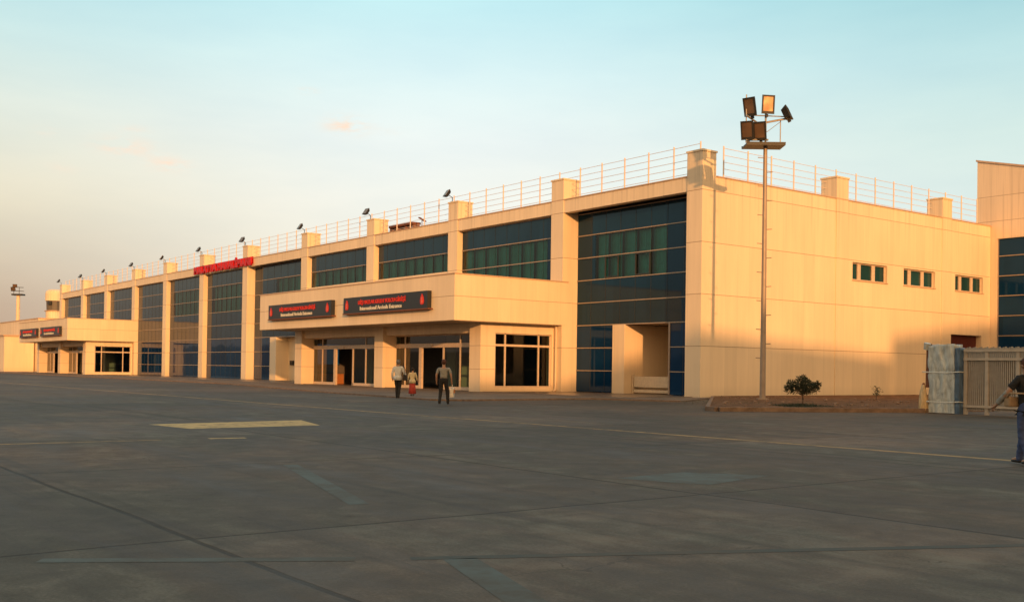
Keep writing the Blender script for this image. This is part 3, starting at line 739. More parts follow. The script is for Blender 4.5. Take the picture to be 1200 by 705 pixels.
entrance(-12.4, -5.7, [-37.65, -25.1, -13.55], -4.6, (-4.6, -0.16),
         [(-32.9, -30.1, (-35.0, -28.2), 0), (-20.75, -18.0, (-22.75, -16.1), 0)])
entrance(-96.5, -5.7, [-120.9, -109.55, -97.65], -4.6, (-4.6, -0.16),
         [(-116.2, -113.4, (-118.0, -111.6), 0), (-104.6, -101.8, (-106.6, -99.7), 0)])

# inside the near entrance: a counter with a lit screen above it
ct = empty('reception_counter', (-36.85, -3.0, 0.07)); tag(ct, 'orange reception counter seen through the left entrance door', 'counter')
m_ = MB(); m_.box(-.3, .25, -1.1, 1.1, 0, .80); m_.build('counter_body', M['orange'], ct)
m_ = MB(); m_.box(-.33, .33, -1.16, 1.16, .80, .86); m_.build('counter_top', M['dark'], ct)
sc_ = empty('information_screen', (-37.245, -3.05, 1.55)); tag(sc_, 'teal glowing screen on the wall above the orange counter', 'screen')
m_ = MB(); m_.box(0, .08, -1.05, 1.05, 0, 1.75); m_.build('screen_housing', M['darkframe'], sc_)
m_ = MB(); m_.box(.084, .10, -.98, .98, .07, 1.68); m_.build('display', M['screen'], sc_)

# ------------------------------------------------------------------ things fixed to or standing by the terminal
# roof railings
def railing(name, label, origin, d, n, total, skipz=None):
    r = empty(name, origin); tag(r, label, 'railing', 'railings along the terminal roof')
    d = Vector(d); pm = None
    m = MB(); m.tube((0, 0, 0), (0, 0, 2.10), 0.042, n=6); m.box(-.07, .07, -.07, .07, 0, .02)
    pm = m.build('post', M['railm'], r)
    for i in range(1, n):
        c = pm.copy(); COL.objects.link(c); c.parent = r; c.location = d * (total * i / (n - 1))
    for z in (0.43, 0.82, 1.20, 1.59, 1.98):
        m = MB(); m.tube(Vector((0, 0, z)), d * total + Vector((0, 0, z)), 0.015, n=5); m.build('rail', M['railm'], r)
    return r
railing('roof_railing', 'five wire roof railing along the long front with the row of floodlights', (-0.72, 0.62, 12.0 - .03), (-1, 0, 0), 66, 130.6)
railing('roof_railing', 'five wire roof railing above the plain end wall behind the tall mast', (-0.72, 2.5, 12.0 - .03), (0, 1, 0), 14, 26.9)

# floodlights on the pilaster caps
def floodlight(parent_name, label):
    f = empty(parent_name); tag(f, label, 'floodlight', 'small floodlights on the pilasters of the roofline')
    m = MB(); m.tube((0.12, 0, 0), (0.12, 0, .34), .03, n=6); m.box(.02, .22, -.1, .1, 0, .02); m.tube((0.12, 0, .32), (0.12, -.28, .46), .025, n=6)
    m.build('bracket', M['blackm'], f)
    T = Matrix.Translation((0.12, -.40, .56)) @ Matrix.Rotation(R(-34), 4, 'X')
    m = MB()
    a = [T @ Vector(p) for p in ((-.30, -.10, -.30), (.30, -.10, -.30), (.30, -.10, .30), (-.30, -.10, .30))]
    b = [T @ Vector(p) for p in ((-.18, .12, -.20), (.18, .12, -.20), (.18, .12, .20), (-.18, .12, .20))]
    m.quad(*b); m.quad(*a)
    for i in range(4): m.quad(a[i], a[(i + 1) % 4], b[(i + 1) % 4], b[i])
    m.build('housing', M['blackm'], f)
    m = MB(); m.box(-.26, .26, -.115, -.103, -.26, .26, T); m.build('lens', M['lens'], f)
    return f
ords = ['', 'second', 'third', 'fourth', 'fifth', 'sixth', 'seventh', 'eighth', 'ninth']
fl0 = None
for i, x in enumerate(PIL[1:]):
    lab = 'small dark floodlight on the roofline pilaster nearest the building corner' if i == 0 else (
          'small dark floodlight on the last roofline pilaster, farthest from the corner' if i == 9 else
          'small dark floodlight, %s along the roofline pilasters from the corner end' % ords[i])
    if fl0 is None: fl0 = o = floodlight('floodlight', lab)
    else: o = copy_tree(fl0); o['label'] = lab
    o.location = (x + .25, 0.05, CAPZ); o.rotation_euler = (0, 0, R(((i * 37) % 23) - 11))

# signs -------------------------------------------------------------------
def text_mesh(body, size, depth, width=None, bold=0.0):
    cu = bpy.data.curves.new('letters', 'FONT'); cu.body = body; cu.size = size; cu.extrude = depth; cu.align_x = 'CENTER'; cu.align_y = 'CENTER'
    cu.offset = bold
    o = bpy.data.objects.new('tmp', cu); COL.objects.link(o)
    dg = bpy.context.evaluated_depsgraph_get(); dg.update()
    me = bpy.data.meshes.new_from_object(o.evaluated_get(dg))
    bpy.data.objects.remove(o)
    xs = [v.co.x for v in me.vertices]; ys = [v.co.y for v in me.vertices]
    cx = (max(xs) + min(xs)) / 2; cy = (max(ys) + min(ys)) / 2; sx = (width / (max(xs) - min(xs))) if width else 1
    for v in me.vertices: v.co = ((v.co.x - cx) * sx, -v.co.z, v.co.y - cy)       # stands upright, faces -Y
    me.update()
    return me
def letters(name, body, size, mat, parent, loc, width=None, depth=0.02, bold=0.0):
    me = text_mesh(body, size, depth, width, bold); me.materials.append(mat)
    bm = bmesh.new(); bm.from_mesh(me); bmesh.ops.recalc_face_normals(bm, faces=bm.faces); bm.to_mesh(me); bm.free()
    o = bpy.data.objects.new(name, me); COL.objects.link(o); o.parent = parent; o.location = loc
    return o
def emblem(parent, x, z, y, h):
    m = MB(); n = 28; pts = []
    for i in range(n):
        t = 2 * math.pi * i / n; r = 1.0 + 0.10 * math.cos(3 * t)
        pts.append((x + .30 * h * math.sin(t) * (1.0 - .25 * math.cos(t)), y, z + .5 * h * math.cos(t) * r))
    m.prism(pts, (0, -0.02, 0)); m.build('emblem', M['red'], parent)
    m = MB(); m.tube((x, y - .021, z + .12 * h), (x, y - .035, z + .12 * h), .10 * h, n=14); m.prism([(x - .13 * h, y - .021, z - .32 * h), (x + .13 * h, y - .021, z - .32 * h), (x + .07 * h, y - .021, z + .02 * h), (x - .07 * h, y - .021, z + .02 * h)], (0, -.014, 0))
    m.build('emblem_figure', M['pink'], parent)
def entrance_sign(x0, x1, z0, z1, yb, label, red, wh):
    cx, cz = (x0 + x1) / 2, (z0 + z1) / 2; w = x1 - x0; h = z1 - z0
    s = empty('entrance_sign', (cx, yb, cz)); tag(s, label, 'sign', 'black entrance signs on the canopies')
    m = MB(); m.box(-w / 2, w / 2, -.30, 0, -h / 2, h / 2); m.build('sign_board', M['signbg'], s)
    m = MB(); m.box(-w / 2 - .06, w / 2 + .18, -.34, 0, -h / 2 - .07, -h / 2 - .003); m.build('sign_ledge', M['rust'], s)
    letters('red_lettering', red, h * .34, M['red'], s, (-w * .02, -.315, h * .14), width=w * .57, bold=.006)
    letters('white_lettering', wh, h * .34, M['white'], s, (-w * .03, -.315, -h * .24), width=w * .50, bold=.004)
    emblem(s, -w * .455, 0, -.302, h * .62); emblem(s, w * .445, 0, -.302, h * .62)
    return s
RT = 'D\u0130\u015e HATLAR GELEN YOLCU G\u0130R\u0130\u015e\u0130'
WT = 'International Arrivals Entrance'
entrance_sign(-24.45, -14.0, 5.0, 6.05, -8.2, 'black sign with red and white lettering at the right of the nearer canopy', RT, WT)
entrance_sign(-36.5, -26.25, 4.97, 6.03, -8.2, 'black sign with red and white lettering at the left of the nearer canopy', RT, WT)
entrance_sign(-107.8, -98.2, 4.90, 6.0, -8.1, 'black sign with lettering at the right of the far left canopy', RT, WT)
entrance_sign(-119.3, -109.9, 4.90, 6.0, -8.1, 'black sign with lettering at the left end of the far left canopy', RT, WT)
rs = empty('roof_sign', (-66.95, -0.10, 11.88)); tag(rs, 'large red roof edge lettering across the tall glass bays', 'sign')
letters('lettering', 'MALATYA HAVAL\u0130MANI', 1.0, M['redlet'], rs, (0, -.12, 0), width=15.5, depth=.08, bold=.055)
m_ = MB(); m_.box(-7.7, 7.7, -.04, .05, -.22, -.17); m_.box(-7.7, 7.7, -.04, .05, .17, .22); m_.build('mounting_rail', M['redlet'], rs)
m_ = MB(); m_.box(-7.78, 7.78, .055, .075, -.36, .36); m_.build('backing_strip', M['redlet'], rs)

# two dark boxes on the recessed wall left of the entrance
for i, (x, lab) in enumerate(((-54.2, 'small dark box on the recessed wall, left of its twin'), (-52.7, 'small dark box on the recessed wall, right of its twin'))):
    b_ = empty('wall_box', (x, 2.0, 1.75)); tag(b_, lab, 'wall box', 'dark boxes on the recessed wall')
    m_ = MB(); m_.box(-.34, .34, -.16, 0, -.22, .22); m_.build('box_body', M['darkframe'], b_, bevel=.01)
    m_ = MB(); m_.box(-.29, .29, -.175, -.162, -.17, .17); m_.build('box_lid', M['signbg'], b_)
# low white barrier across the passage
br = empty('passage_barrier', (-5.25, 1.75, 0.05)); tag(br, 'low white barrier board across the passage in the corner glass bay', 'barrier')
m_ = MB(); m_.box(-1.62, 1.7, -.03, .03, .42, 1.06); m_.build('board', M['paintw'], br)
m_ = MB(); m_.box(-1.62, 1.7, -.05, .05, .10, .28); m_.build('foot_rail', M['paintw'], br)
for x in (-1.72, 1.74): m_ = MB(); m_.box(x - .05, x + .05, -.06, .06, 0, 1.16); m_.build('post', M['paintw'], br)
# downpipe in the corner beside the canopy
dp = empty('downpipe', (-12.05, -0.12, 0.05)); tag(dp, 'slim pale downpipe in the corner right of the entrance side window', 'downpipe')
m_ = MB(); m_.tube((0, 0, .1), (0, 0, 4.15), .06, n=10); m_.build('pipe', M['wallb'], dp)
m_ = MB(); m_.tube((0, 0, .12), (0.02, -.22, .02), .06, n=10); m_.build('shoe', M['wallb'], dp)

# rusty platform on the roof behind the railing and a bent bracket beside it
rp = empty('roof_platform', (-34.5, 2.4, 11.8)); tag(rp, 'rusty red brown platform on legs lying on the roof behind the railing', 'platform')
m_ = MB(); m_.box(-2.0, 1.7, -.4, .4, 1.14, 1.32); m_.build('deck', M['rust'], rp)
for x in (-1.9, -.8, .4, 1.6):
    m_ = MB(); m_.box(x - .10, x + .10, -.3, .3, 0, 1.135); m_.build('leg', M['rust'], rp)
rb = empty('roof_bracket', (-32.0, 2.4, 11.8)); tag(rb, 'small bent metal bracket on the roof right of the rusty platform', 'bracket')
m_ = MB(); m_.tube((0, 0, 0), (0, 0, 1.40), .03, n=6); m_.build('stem', M['rust'], rb)
m_ = MB(); m_.box(-.45, .55, -.1, .1, -.04, .04, Matrix.Translation((0, 0, 1.46)) @ Matrix.Rotation(R(24), 4, 'Y')); m_.build('arm', M['rust'], rb)

# ------------------------------------------------------------------ taller wing on the right
wing = empty('glazed_wing', (6, 38, 0)); tag(wing, 'taller cream wing with sloping roof edge and dark glass at the right edge', 'building')
def wpart(mb, name, mats):
    o = mb.build(name, mats); o.parent = wing; o.matrix_parent_inverse = Matrix.Translation((-6, -38, 0)); return o
YW = 30.0; sl = -0.245
zt = lambda x: 16.85 + sl * (x + 1.04)
m_ = MB(); x0, x1, gx, gz = -1.04, 15.0, 0.47, 11.15
m_.prism([(x0, YW, 0), (gx, YW, 0), (gx, YW, gz), (x1, YW, gz), (x1, YW, zt(x1)), (x0, YW, zt(x0))], (0, 0.3, 0))
m_.box(x0, x0 + .3, YW + .3, 48, 0, zt(x0) - .1); m_.box(x1 - .3, x1, YW + .3, 48, 0, zt(x1)); m_.box(x0, x1, 47.7, 48, 0, zt(x1))
m_.m = 1
for z in (12.07 + .35, 14.2): m_.box(x0 + .01, min(x1, x0 + (16.85 - z) / -sl) - .02, YW - .003, YW + .1, z - .013, z + .013)
wpart(m_, 'wall', [M['wallb'], M['seam']])
m_ = MB(); m_.prism([(x0 - .08, YW - .08, zt(x0) + .003), (x1, YW - .08, zt(x1) + .003), (x1, YW - .08, zt(x1) + .13), (x0 - .08, YW - .08, zt(x0) + .13)], (0, 18.1, 0)); wpart(m_, 'roof', M['coping'])
m_ = MB()
for k in range(0, 8): z = k * 1.41 + 0.05; m_.box(gx, x1 - .3, YW + .09, YW + .14, z - .028, z + .028)
m_.box(gx, gx + .06, YW + .08, YW + .15, .08, gz - .01)
wf = wpart(m_, 'window', M['frame'])
m_ = MB(); m_.box(gx, x1 - .3, YW + .15, YW + .18, 0.02, gz); sub(m_, 'pane', M['glassb'], wf)

# ------------------------------------------------------------------ far left: low building, tower, mast
lb = empty('low_building', (-155, 6, 0)); tag(lb, 'low plain cream building beyond the far end of the terminal', 'building')
m_ = MB(); m_.box(-22, 22.6, -9, 9, 0, 8.15); m_.m = 1
for x in (-12, -4, 6, 14): m_.box(x - .03, x + .03, -9.003, -8.9, 0, 8.1)
m_.build('wall', [M['wall'], M['seam']], lb)
m_ = MB(); m_.box(-22.1, 22.7, -9.1, 9.1, 8.15, 8.3); m_.build('coping', M['coping'], lb)
m_ = MB(); m_.box(7, 8.2, -9.05, -8.98, 0, 2.4); m_.build('door', M['wallb'], lb)
sb = empty('gatehouse', (-142, -5.3, 0)); tag(sb, 'small flat roofed cream block at the very left edge', 'building')
m_ = MB(); m_.box(-8, 8, -2.1, 2.1, 0, 5.4); m_.build('wall', M['wall'], sb)
m_ = MB(); m_.box(-8.2, 8.2, -2.3, 2.2, 5.4, 5.6); m_.build('roof', M['coping'], sb)
tw = empty('control_tower', (-226.6, 22.2, 0)); tag(tw, 'round cream control tower with dark window band behind the far terminal end', 'tower')
m_ = MB(); m_.lathe([(1.5, 0), (1.5, 11.6), (2.0, 11.9), (2.0, 13.9)], n=20); m_.build('shaft', M['wall'], tw)
m_ = MB(); m_.lathe([(1.85, 13.9), (1.95, 16.2)], n=12); m_.build('window_band', simple('tower_glazing', (0.13, 0.115, 0.10), 0.2), tw)
m_ = MB(); m_.lathe([(2.15, 16.2), (2.15, 17.9), (2.0, 18.5), (1.4, 18.9)], n=20); m_.build('roof', M['wall'], tw)
m_ = MB(); m_.lathe([(2.3, 13.75), (2.3, 13.9)], n=20); m_.build('gallery', M['coping'], tw)
m_ = MB(); m_.box(1.0, 2.3, -1.9, -1.3, 15.3, 16.1); m_.build('balcony_unit', M['blackm'], tw)

# ------------------------------------------------------------------ floodlight masts
def lamp_head(parent, c, w, h, rot_z, tilt, d=.28):
    T = Matrix.Translation(c) @ Matrix.Rotation(rot_z, 4, 'Z') @ Matrix.Rotation(tilt, 4, 'X')
    m = MB()
    a = [T @ Vector(p) for p in ((-w / 2, -d / 2, -h / 2), (w / 2, -d / 2, -h / 2), (w / 2, -d / 2, h / 2), (-w / 2, -d / 2, h / 2))]
    b = [T @ Vector(p) for p in ((-w * .3, d / 2, -h * .36), (w * .3, d / 2, -h * .36), (w * .3, d / 2, h * .36), (-w * .3, d / 2, h * .36))]
    m.quad(*b)
    for i in range(4): m.quad(a[i], a[(i + 1) % 4], b[(i + 1) % 4], b[i])
    m.quad(*a)
    fr = .07
    m.box(-w / 2, w / 2, -d / 2 - .05, -d / 2 - .001, -h / 2, -h / 2 + fr * 1.8, T); m.box(-w / 2, w / 2, -d / 2 - .05, -d / 2 - .001, h / 2 - fr, h / 2, T)
    m.box(-w / 2, -w / 2 + fr, -d / 2 - .05, -d / 2 - .001, -h / 2 + fr * 1.8, h / 2 - fr, T); m.box(w / 2 - fr, w / 2, -d / 2 - .05, -d / 2 - .001, -h / 2 + fr * 1.8, h / 2 - fr, T)
    m.box(-.06, .06, -.08, .08, -h / 2 - .14, -h / 2 - .002, T)
    o = m.build('lamp_head', M['blackm'], parent)
    m = MB(); m.box(-w / 2 + fr, w / 2 - fr, -d / 2 - .014, -d / 2 - .002, -h / 2 + fr * 1.8, h / 2 - fr, T); m.build('lens', M['lens'], o)
    return o
# local frame of the near mast: +X along the head bar (to the right in the view), -Y towards the apron
mast = empty('floodlight_mast', (5.45, -1.47, 0.13), math.atan2(Rv.y, Rv.x)); tag(mast, 'tall floodlight mast with five black lamp heads in the planting bed by the end wall', 'floodlight mast')
zo = 0.13
m_ = MB(); m_.tube((0, 0, 0), (0, 0, 12.5 - zo), .145, .095, n=14); m_.build('pole', M['polem'], mast)
m_ = MB(); m_.box(-.25, .25, -.25, .25, 0, .04); m_.build('base_plate', M['polem'], mast)
for k in range(15):
    z = 2.0 + k * .70
    s = 1 if k % 2 else -1
    m_ = MB(); m_.tube((s * .10, 0, z), (s * .36, 0, z + .02), .022, n=5); m_.build('step', M['polem'], mast)
m_ = MB(); m_.box(-1.05, .85, -.55, .55, 12.46 - zo, 12.54 - zo)
for y in (-.55, .55): m_.box(-1.05, .85, y - .03, y + .03, 12.541 - zo, 12.60 - zo)
m_.build('platform', M['blackm'], mast)
m_ = MB()
m_.tube((0, 0, 12.55 - zo), (0, 0, 14.15 - zo), .05, n=8); m_.tube((.80, .3, 12.6 - zo), (.80, .3, 13.85 - zo), .028, n=6)
m_.tube((-1.02, -.3, 12.6 - zo), (-1.02, -.3, 14.95 - zo), .03, n=6); m_.tube((.05, 0, 13.2 - zo), (.75, .25, 13.75 - zo), .015, n=5)
m_.build('upright', M['steel'], mast)
m_ = MB()
m_.tube((-1.05, -.45, 13.90 - zo), (-.15, .35, 13.62 - zo), .05, n=6); m_.tube((-.35, .1, 13.62 - zo), (1.15, .1, 13.92 - zo), .05, n=6); m_.tube((-1.0, -.3, 13.95 - zo), (1.0, .2, 14.02 - zo), .028, n=6)
m_.tube((-1.05, -.4, 12.72 - zo), (.1, -.1, 12.80 - zo), .05, n=6)
m_.build('crossarm', M['steel'], mast)
lamp_head(mast, (-.80, -.35, 14.36 - zo), .64, .90, R(-40), R(16)); lamp_head(mast, (.02, -.15, 14.50 - zo), .64, .90, R(8), R(6))
lamp_head(mast, (1.02, .1, 14.14 - zo), .80, .62, R(66), R(-24))
lamp_head(mast, (-.96, -.40, 13.20 - zo), .62, .90, R(-24), R(18)); lamp_head(mast, (-.32, -.30, 13.20 - zo), .62, .90, R(-24), R(18))

fm = empty('floodlight_mast', (-231.3, 15.1, 0), math.atan2(Rv.y, Rv.x)); tag(fm, 'distant floodlight mast on a pale pole behind the low building at far left', 'floodlight mast')
m_ = MB(); m_.tube((0, 0, 0), (0, 0, 17.4), .55, .42, n=10); m_.build('pole', M['wallb'], fm)
m_ = MB(); m_.box(-1.3, 1.3, -.8, .8, 17.4, 17.75); m_.build('platform', M['blackm'], fm)
m_ = MB(); m_.tube((-1.1, 0, 17.7), (-1.1, 0, 20), .06, n=5); m_.tube((.2, 0, 17.7), (.2, 0, 19.4), .06, n=5); m_.tube((-1.5, 0, 19.4), (1.2, 0, 19.3), .07, n=5); m_.tube((-.9, 0, 18.5), (1.3, 0, 18.4), .07, n=5); m_.build('crossarm', M['blackm'], fm)
lamp_head(fm, (-1.0, -.3, 18.9), 1.4, 1.0, R(-20), R(10)); lamp_head(fm, (-.7, -.3, 19.7), 1.0, .8, R(20), R(20))

# ------------------------------------------------------------------ fence and wrapped bundle at the right
fe = empty('metal_fence', (18.2, -5.65, 0.0)); tag(fe, 'tan metal fence panel of narrow vertical slats at the right edge', 'fence')
FX = 6.0; ft, fb = 2.33, .30
for x in (0.05, .86, 2.0, 3.2, 4.6, 6.0):
    m_ = MB(); m_.box(x - .06, x + .06, -.06, .06, 0, ft + .05); m_.build('post', M['fencem'], fe)
for z in (fb, 2.02, ft): m_ = MB(); m_.box(0.0, FX, -.10, -.062, z - .045, z + .045); m_.build('rail', M['fencem'], fe)
m_ = MB(); n = int(FX / .075)
for i in range(n):
    x = i * .075; m_.box(x + .012, x + .056, -.03, .03, .16, ft + .10 + .02 * ((i * 7) % 3))
m_.build('slat_panel', M['fences'], fe)
m_ = MB(); m_.box(.1, FX, .07, .09, .2, 2.0); m_.build('backing_sheet', M['fencem'], fe)

def plastic_mat(name, col):
    m, nt, b = new_mat(name)
    tc = N(nt, 'ShaderNodeTexCoord'); mp = N(nt, 'ShaderNodeMapping'); mp.inputs['Scale'].default_value = (2.5, 2.5, .8); L(nt, tc.outputs['Object'], mp.inputs[0])
    nz = N(nt, 'ShaderNodeTexNoise', i_Scale=2.2, i_Detail=7.0, i_Roughness=0.6); nz.inputs['Distortion'].default_value = 1.2; L(nt, mp.outputs[0], nz.inputs['Vector'])
    r = ramp(nt, nz.outputs['Fac'], [(0.32, tuple(c * .62 for c in col)), (0.5, col), (0.68, tuple(min(1, c * 1.3) for c in col))]); L(nt, r.outputs[0], b.inputs['Base Color'])
    b.inputs['Roughness'].default_value = 0.32
    bp = N(nt, 'ShaderNodeBump', i_Strength=0.7, i_Distance=0.05); L(nt, nz.outputs['Fac'], bp.inputs['Height']); L(nt, bp.outputs[0], b.inputs['Normal'])
    return m
M['plastic'] = plastic_mat('pale_plastic_sheet', (0.50, 0.52, 0.50)); M['bluetarp'] = plastic_mat('blue_tarp', (0.07, 0.12, 0.19)); M['tan'] = plastic_mat('tan_wrap', (0.58, 0.40, 0.20))
wb = empty('wrapped_bundle', (16.80, -5.70, 0.0)); tag(wb, 'upright bundle wrapped in pale plastic sheet and blue tarp, tied with cord, before the fence', 'bundle')
def drape(x0, x1, y0, y1, z0, z1, amp, seed, nx=26, nz=34):
    """closed wrapped shape with vertical folds and a ragged top"""
    m = MB(); ring = []; per = []
    k = nx
    for i in range(k): per.append((x0 + (x1 - x0) * i / k, y0))
    for i in range(k // 2): per.append((x1, y0 + (y1 - y0) * i / (k // 2)))
    for i in range(k): per.append((x1 - (x1 - x0) * i / k, y1))
    for i in range(k // 2): per.append((x0, y1 - (y1 - y0) * i / (k // 2)))
    n = len(per); cx, cy = (x0 + x1) / 2, (y0 + y1) / 2; b = len(m.v)
    for j in range(nz + 1):
        f = j / nz
        for (x, y) in per:
            zt_ = z1 + .10 * noise.noise(Vector((x * 3 + seed, y * 3, 1))) 
            z = z0 + (zt_ - z0) * f
            d = Vector((x - cx, y - cy)); d.normalize()
            a = amp * (noise.noise(Vector((x * 5 + seed, y * 5, z * .9))) + .6 * noise.noise(Vector((x * 11 + seed, y * 11, z * 2.5))))
            if abs(z - .43) < .1 or abs(z - 1.55) < .1: a -= amp * .6
            m.v.append((x + d.x * a, y + d.y * a, z))
    for j in range(nz):
        for i in range(n):
            q = (i + 1) % n
            m.f.append((b + j * n + i, b + j * n + q, b + (j + 1) * n + q, b + (j + 1) * n + i)); m.mi.append(0)
    m.f.append(tuple(b + nz * n + i for i in range(n))); m.mi.append(0)
    return m
drape(0.08, 1.13, -.18, .32, 0.02, 2.55, .055, 3.0).build('plastic_wrap', M['plastic'], wb, smooth=True)
drape(1.16, 1.34, -.20, .30, 0.0, 2.42, .03, 9.0, 12).build('blue_tarp', M['bluetarp'], wb, smooth=True)
for z in (.42, 1.52):
    m_ = MB(); m_.path([(-.10, -.27, z + .02), (.3, -.27, z), (.9, -.275, z - .01), (1.36, -.27, z + .03), (1.37, .36, z), (-.10, .38, z), (-.10, -.27, z + .02)], .022); m_.build('cord', M['white'], wb)
m_ = MB(); m_.box(-.10, .03, -.10, .05, .95, 2.6, Matrix.Rotation(R(1.2), 4, 'Y')); m_.build('timber_post', M['rust'], wb)
m_ = MB(); m_.tube((-.05, -.12, 2.38), (.02, -.14, 2.62), .10, .13, n=10); m_.build('top_wad', M['plastic'], wb)
ro = empty('plastic_roll', (16.72, -5.93, 0)); tag(ro, 'pale yellow wrapped roll standing at the left foot of the plastic bundle', 'roll')
m_ = MB(); m_.lathe([(.165, 0), (.18, .12), (.15, .5), (.12, .8), (.07, 1.0), (.05, 1.06)], n=16, fn=lambda t, z: 1 + .12 * math.sin(3 * t + z * 4)); m_.build('roll_body', M['tan'], ro, smooth=True)
m_ = MB(); m_.tube((0, 0, 1.045), (0.01, 0, 1.12), .052, .04, n=8); m_.build('roll_tip', M['rust'], ro)

# ------------------------------------------------------------------ planting
def leaf_mat(name, c0, c1):
    m, nt, b = new_mat(name)
    oi = N(nt, 'ShaderNodeTexCoord'); nz = N(nt, 'ShaderNodeTexNoise', i_Scale=9.0, i_Detail=4.0); L(nt, oi.outputs['Object'], nz.inputs['Vector'])
    r = ramp(nt, nz.outputs['Fac'], [(0.35, c0), (0.65, c1)]); L(nt, r.outputs[0], b.inputs['Base Color']); b.inputs['Roughness'].default_value = .65
    return m
M['needle'] = leaf_mat('pine_needles', (0.016, 0.026, 0.012), (0.042, 0.056, 0.024)); M['weed'] = leaf_mat('weed_leaf', (0.05, 0.06, 0.025), (0.11, 0.11, 0.05))
M['bark'] = simple('bark', (0.13, 0.085, 0.06), .9, bump=.5, scale=20)
tr = empty('pine_tree', (12.93, -8.22, 0.11)); tr.scale = (.86, .86, .92); tag(tr, 'small young pine with flat spreading crown in the planting bed', 'tree')
m_ = MB(); clumps = []
m_.tube((0, 0, 0), (.03, .01, .30), .045, .036, n=8); m_.tube((.03, .01, .30), (.0, 0, .62), .036, .026, n=8); m_.tube((0, 0, .62), (.02, .0, 1.12), .026, .010, n=7)
rnd = random.Random(5)
ax = Vector((Rv.x, Rv.y, 0))
spec = [(-.58, .10, .72), (-.42, -.2, .84), (-.30, .2, .70), (.0, -.2, .74), (.22, .1, .66), (.42, -.1, .70), (.62, .1, .80), (.50, .2, .92), (.25, -.2, .92), (-.1, .2, .95), (-.12, -.1, 1.12), (.05, .05, 1.20), (.18, .0, 1.08), (-.45, .25, .98), (.05, .3, .8), (.0, -.35, .9), (.66, -.05, .95), (-.62, -.1, .82)]
ay_ = Vector((-Rv.y, Rv.x, 0))
for (u, v, z) in spec:
    c = ax * u + ay_ * v + Vector((0, 0, z)); clumps.append(c)
    m_.tube((0.01, 0, min(.62, .3 + z * .25)), c, .016, .006, n=5)
m_.build('trunk', M['bark'], tr, smooth=True)
m_ = MB()
for c in clumps:
    rr = rnd.uniform(.15, .23)
    for k in range(210):
        d = Vector((rnd.gauss(0, 1), rnd.gauss(0, 1), rnd.gauss(0, .62))); d.normalize()
        p = c + d * rr * rnd.random() ** .5 * Vector((1.05, 1.05, .72)).length / 1.65
        q = p + (d + Vector((0, 0, .35))).normalized() * rnd.uniform(.05, .10)
        s = (q - p).cross(Vector((rnd.random() - .5, rnd.random() - .5, rnd.random() - .5))).normalized() * .016
        m_.quad(p - s, p + s, q + s * .3, q - s * .3)
m_.build('crown', M['needle'], tr)
def tufts(name, cx, cy, rx, ry, n, h, z, mat, parent=None, seed=1):
    q_ = random.Random(seed); m = MB()
    for i in range(n):
        t = q_.random() * 6.283; r = q_.random() ** .6
        x = cx + rx * r * math.cos(t); y = cy + ry * r * math.sin(t); a = q_.random() * 6.283; hh = h * q_.uniform(.4, 1) * (1.1 - .6 * r)
        w = .014; dx, dy = math.cos(a) * w, math.sin(a) * w; lx, ly = math.cos(a + 1.3) * hh * .5, math.sin(a + 1.3) * hh * .5
        m.quad((x - dx, y - dy, z), (x + dx, y + dy, z), (x + lx, y + ly, z + hh))
    return m.build(name, mat, parent)
tag(tufts('grass', 12.95, -8.3, 1.3, 1.1, 1700, .17, .11, M['needle'], seed=3), 'low dark grass growing round the foot of the small pine', 'grass', kind='stuff')
tag(tufts('dry_grass', 11.0, -6.4, 4.5, 5.0, 420, .13, .11, M['weed'], seed=9), 'sparse dry grass on the planting bed', 'grass', kind='stuff')
def stones():
    q_ = random.Random(12); bm = bmesh.new()
    for i in range(260):
        x, y = q_.uniform(1, 16.4), q_.uniform(-12.5, 6)
        if y < -0.9 - (x - 1.3) * 1.10 or y < -13 + (x - 13.2) * 2.1 + .6: continue
        r_ = bmesh.ops.create_icosphere(bm, subdivisions=1, radius=q_.choice((.03, .04, .05, .09)))
        for v in r_['verts']: v.co = Vector((v.co.x * q_.uniform(.9, 1.2), v.co.y, v.co.z * .6)) + Vector((x, y, .14)) + Vector((q_.random(), q_.random(), q_.random())) * .02
    me = bpy.data.meshes.new('stones'); bm.to_mesh(me); bm.free(); me.materials.append(simple('stone', (0.24, 0.15, 0.10), .9, var=.3, scale=.7))
    o = bpy.data.objects.new('stones', me); COL.objects.link(o); tag(o, 'loose stones and clods on the planting bed', 'stones', kind='stuff')
stones()
wd = empty('weed', (7.84, 4.43, 0.11)); tag(wd, 'lone dry weed stem in the planting bed right of the pine', 'plant')
m_ = MB(); m_.tube((0, 0, 0), (.02, 0, .55), .02, .01, n=5); m_.tube((0, 0, .2), (.12, .1, .42), .012, .006, n=5); m_.tube((0.01, 0, .3), (-.12, -.06, .5), .012, .006, n=5); m_.build('stem', M['bark'], wd)
m_ = MB(); rnd = random.Random(8)
for i in range(150):
    p = Vector((rnd.gauss(.01, .09), rnd.gauss(0, .09), rnd.uniform(.22, .68))); d = Vector((rnd.gauss(0, 1), rnd.gauss(0, 1), rnd.gauss(.3, 1))).normalized() * .08; s = d.cross(Vector((.3, .5, .8))).normalized() * .025
    m_.quad(p, p + d * .5 + s, p + d, p + d * .5 - s)
m_.build('leaves', M['weed'], wd)

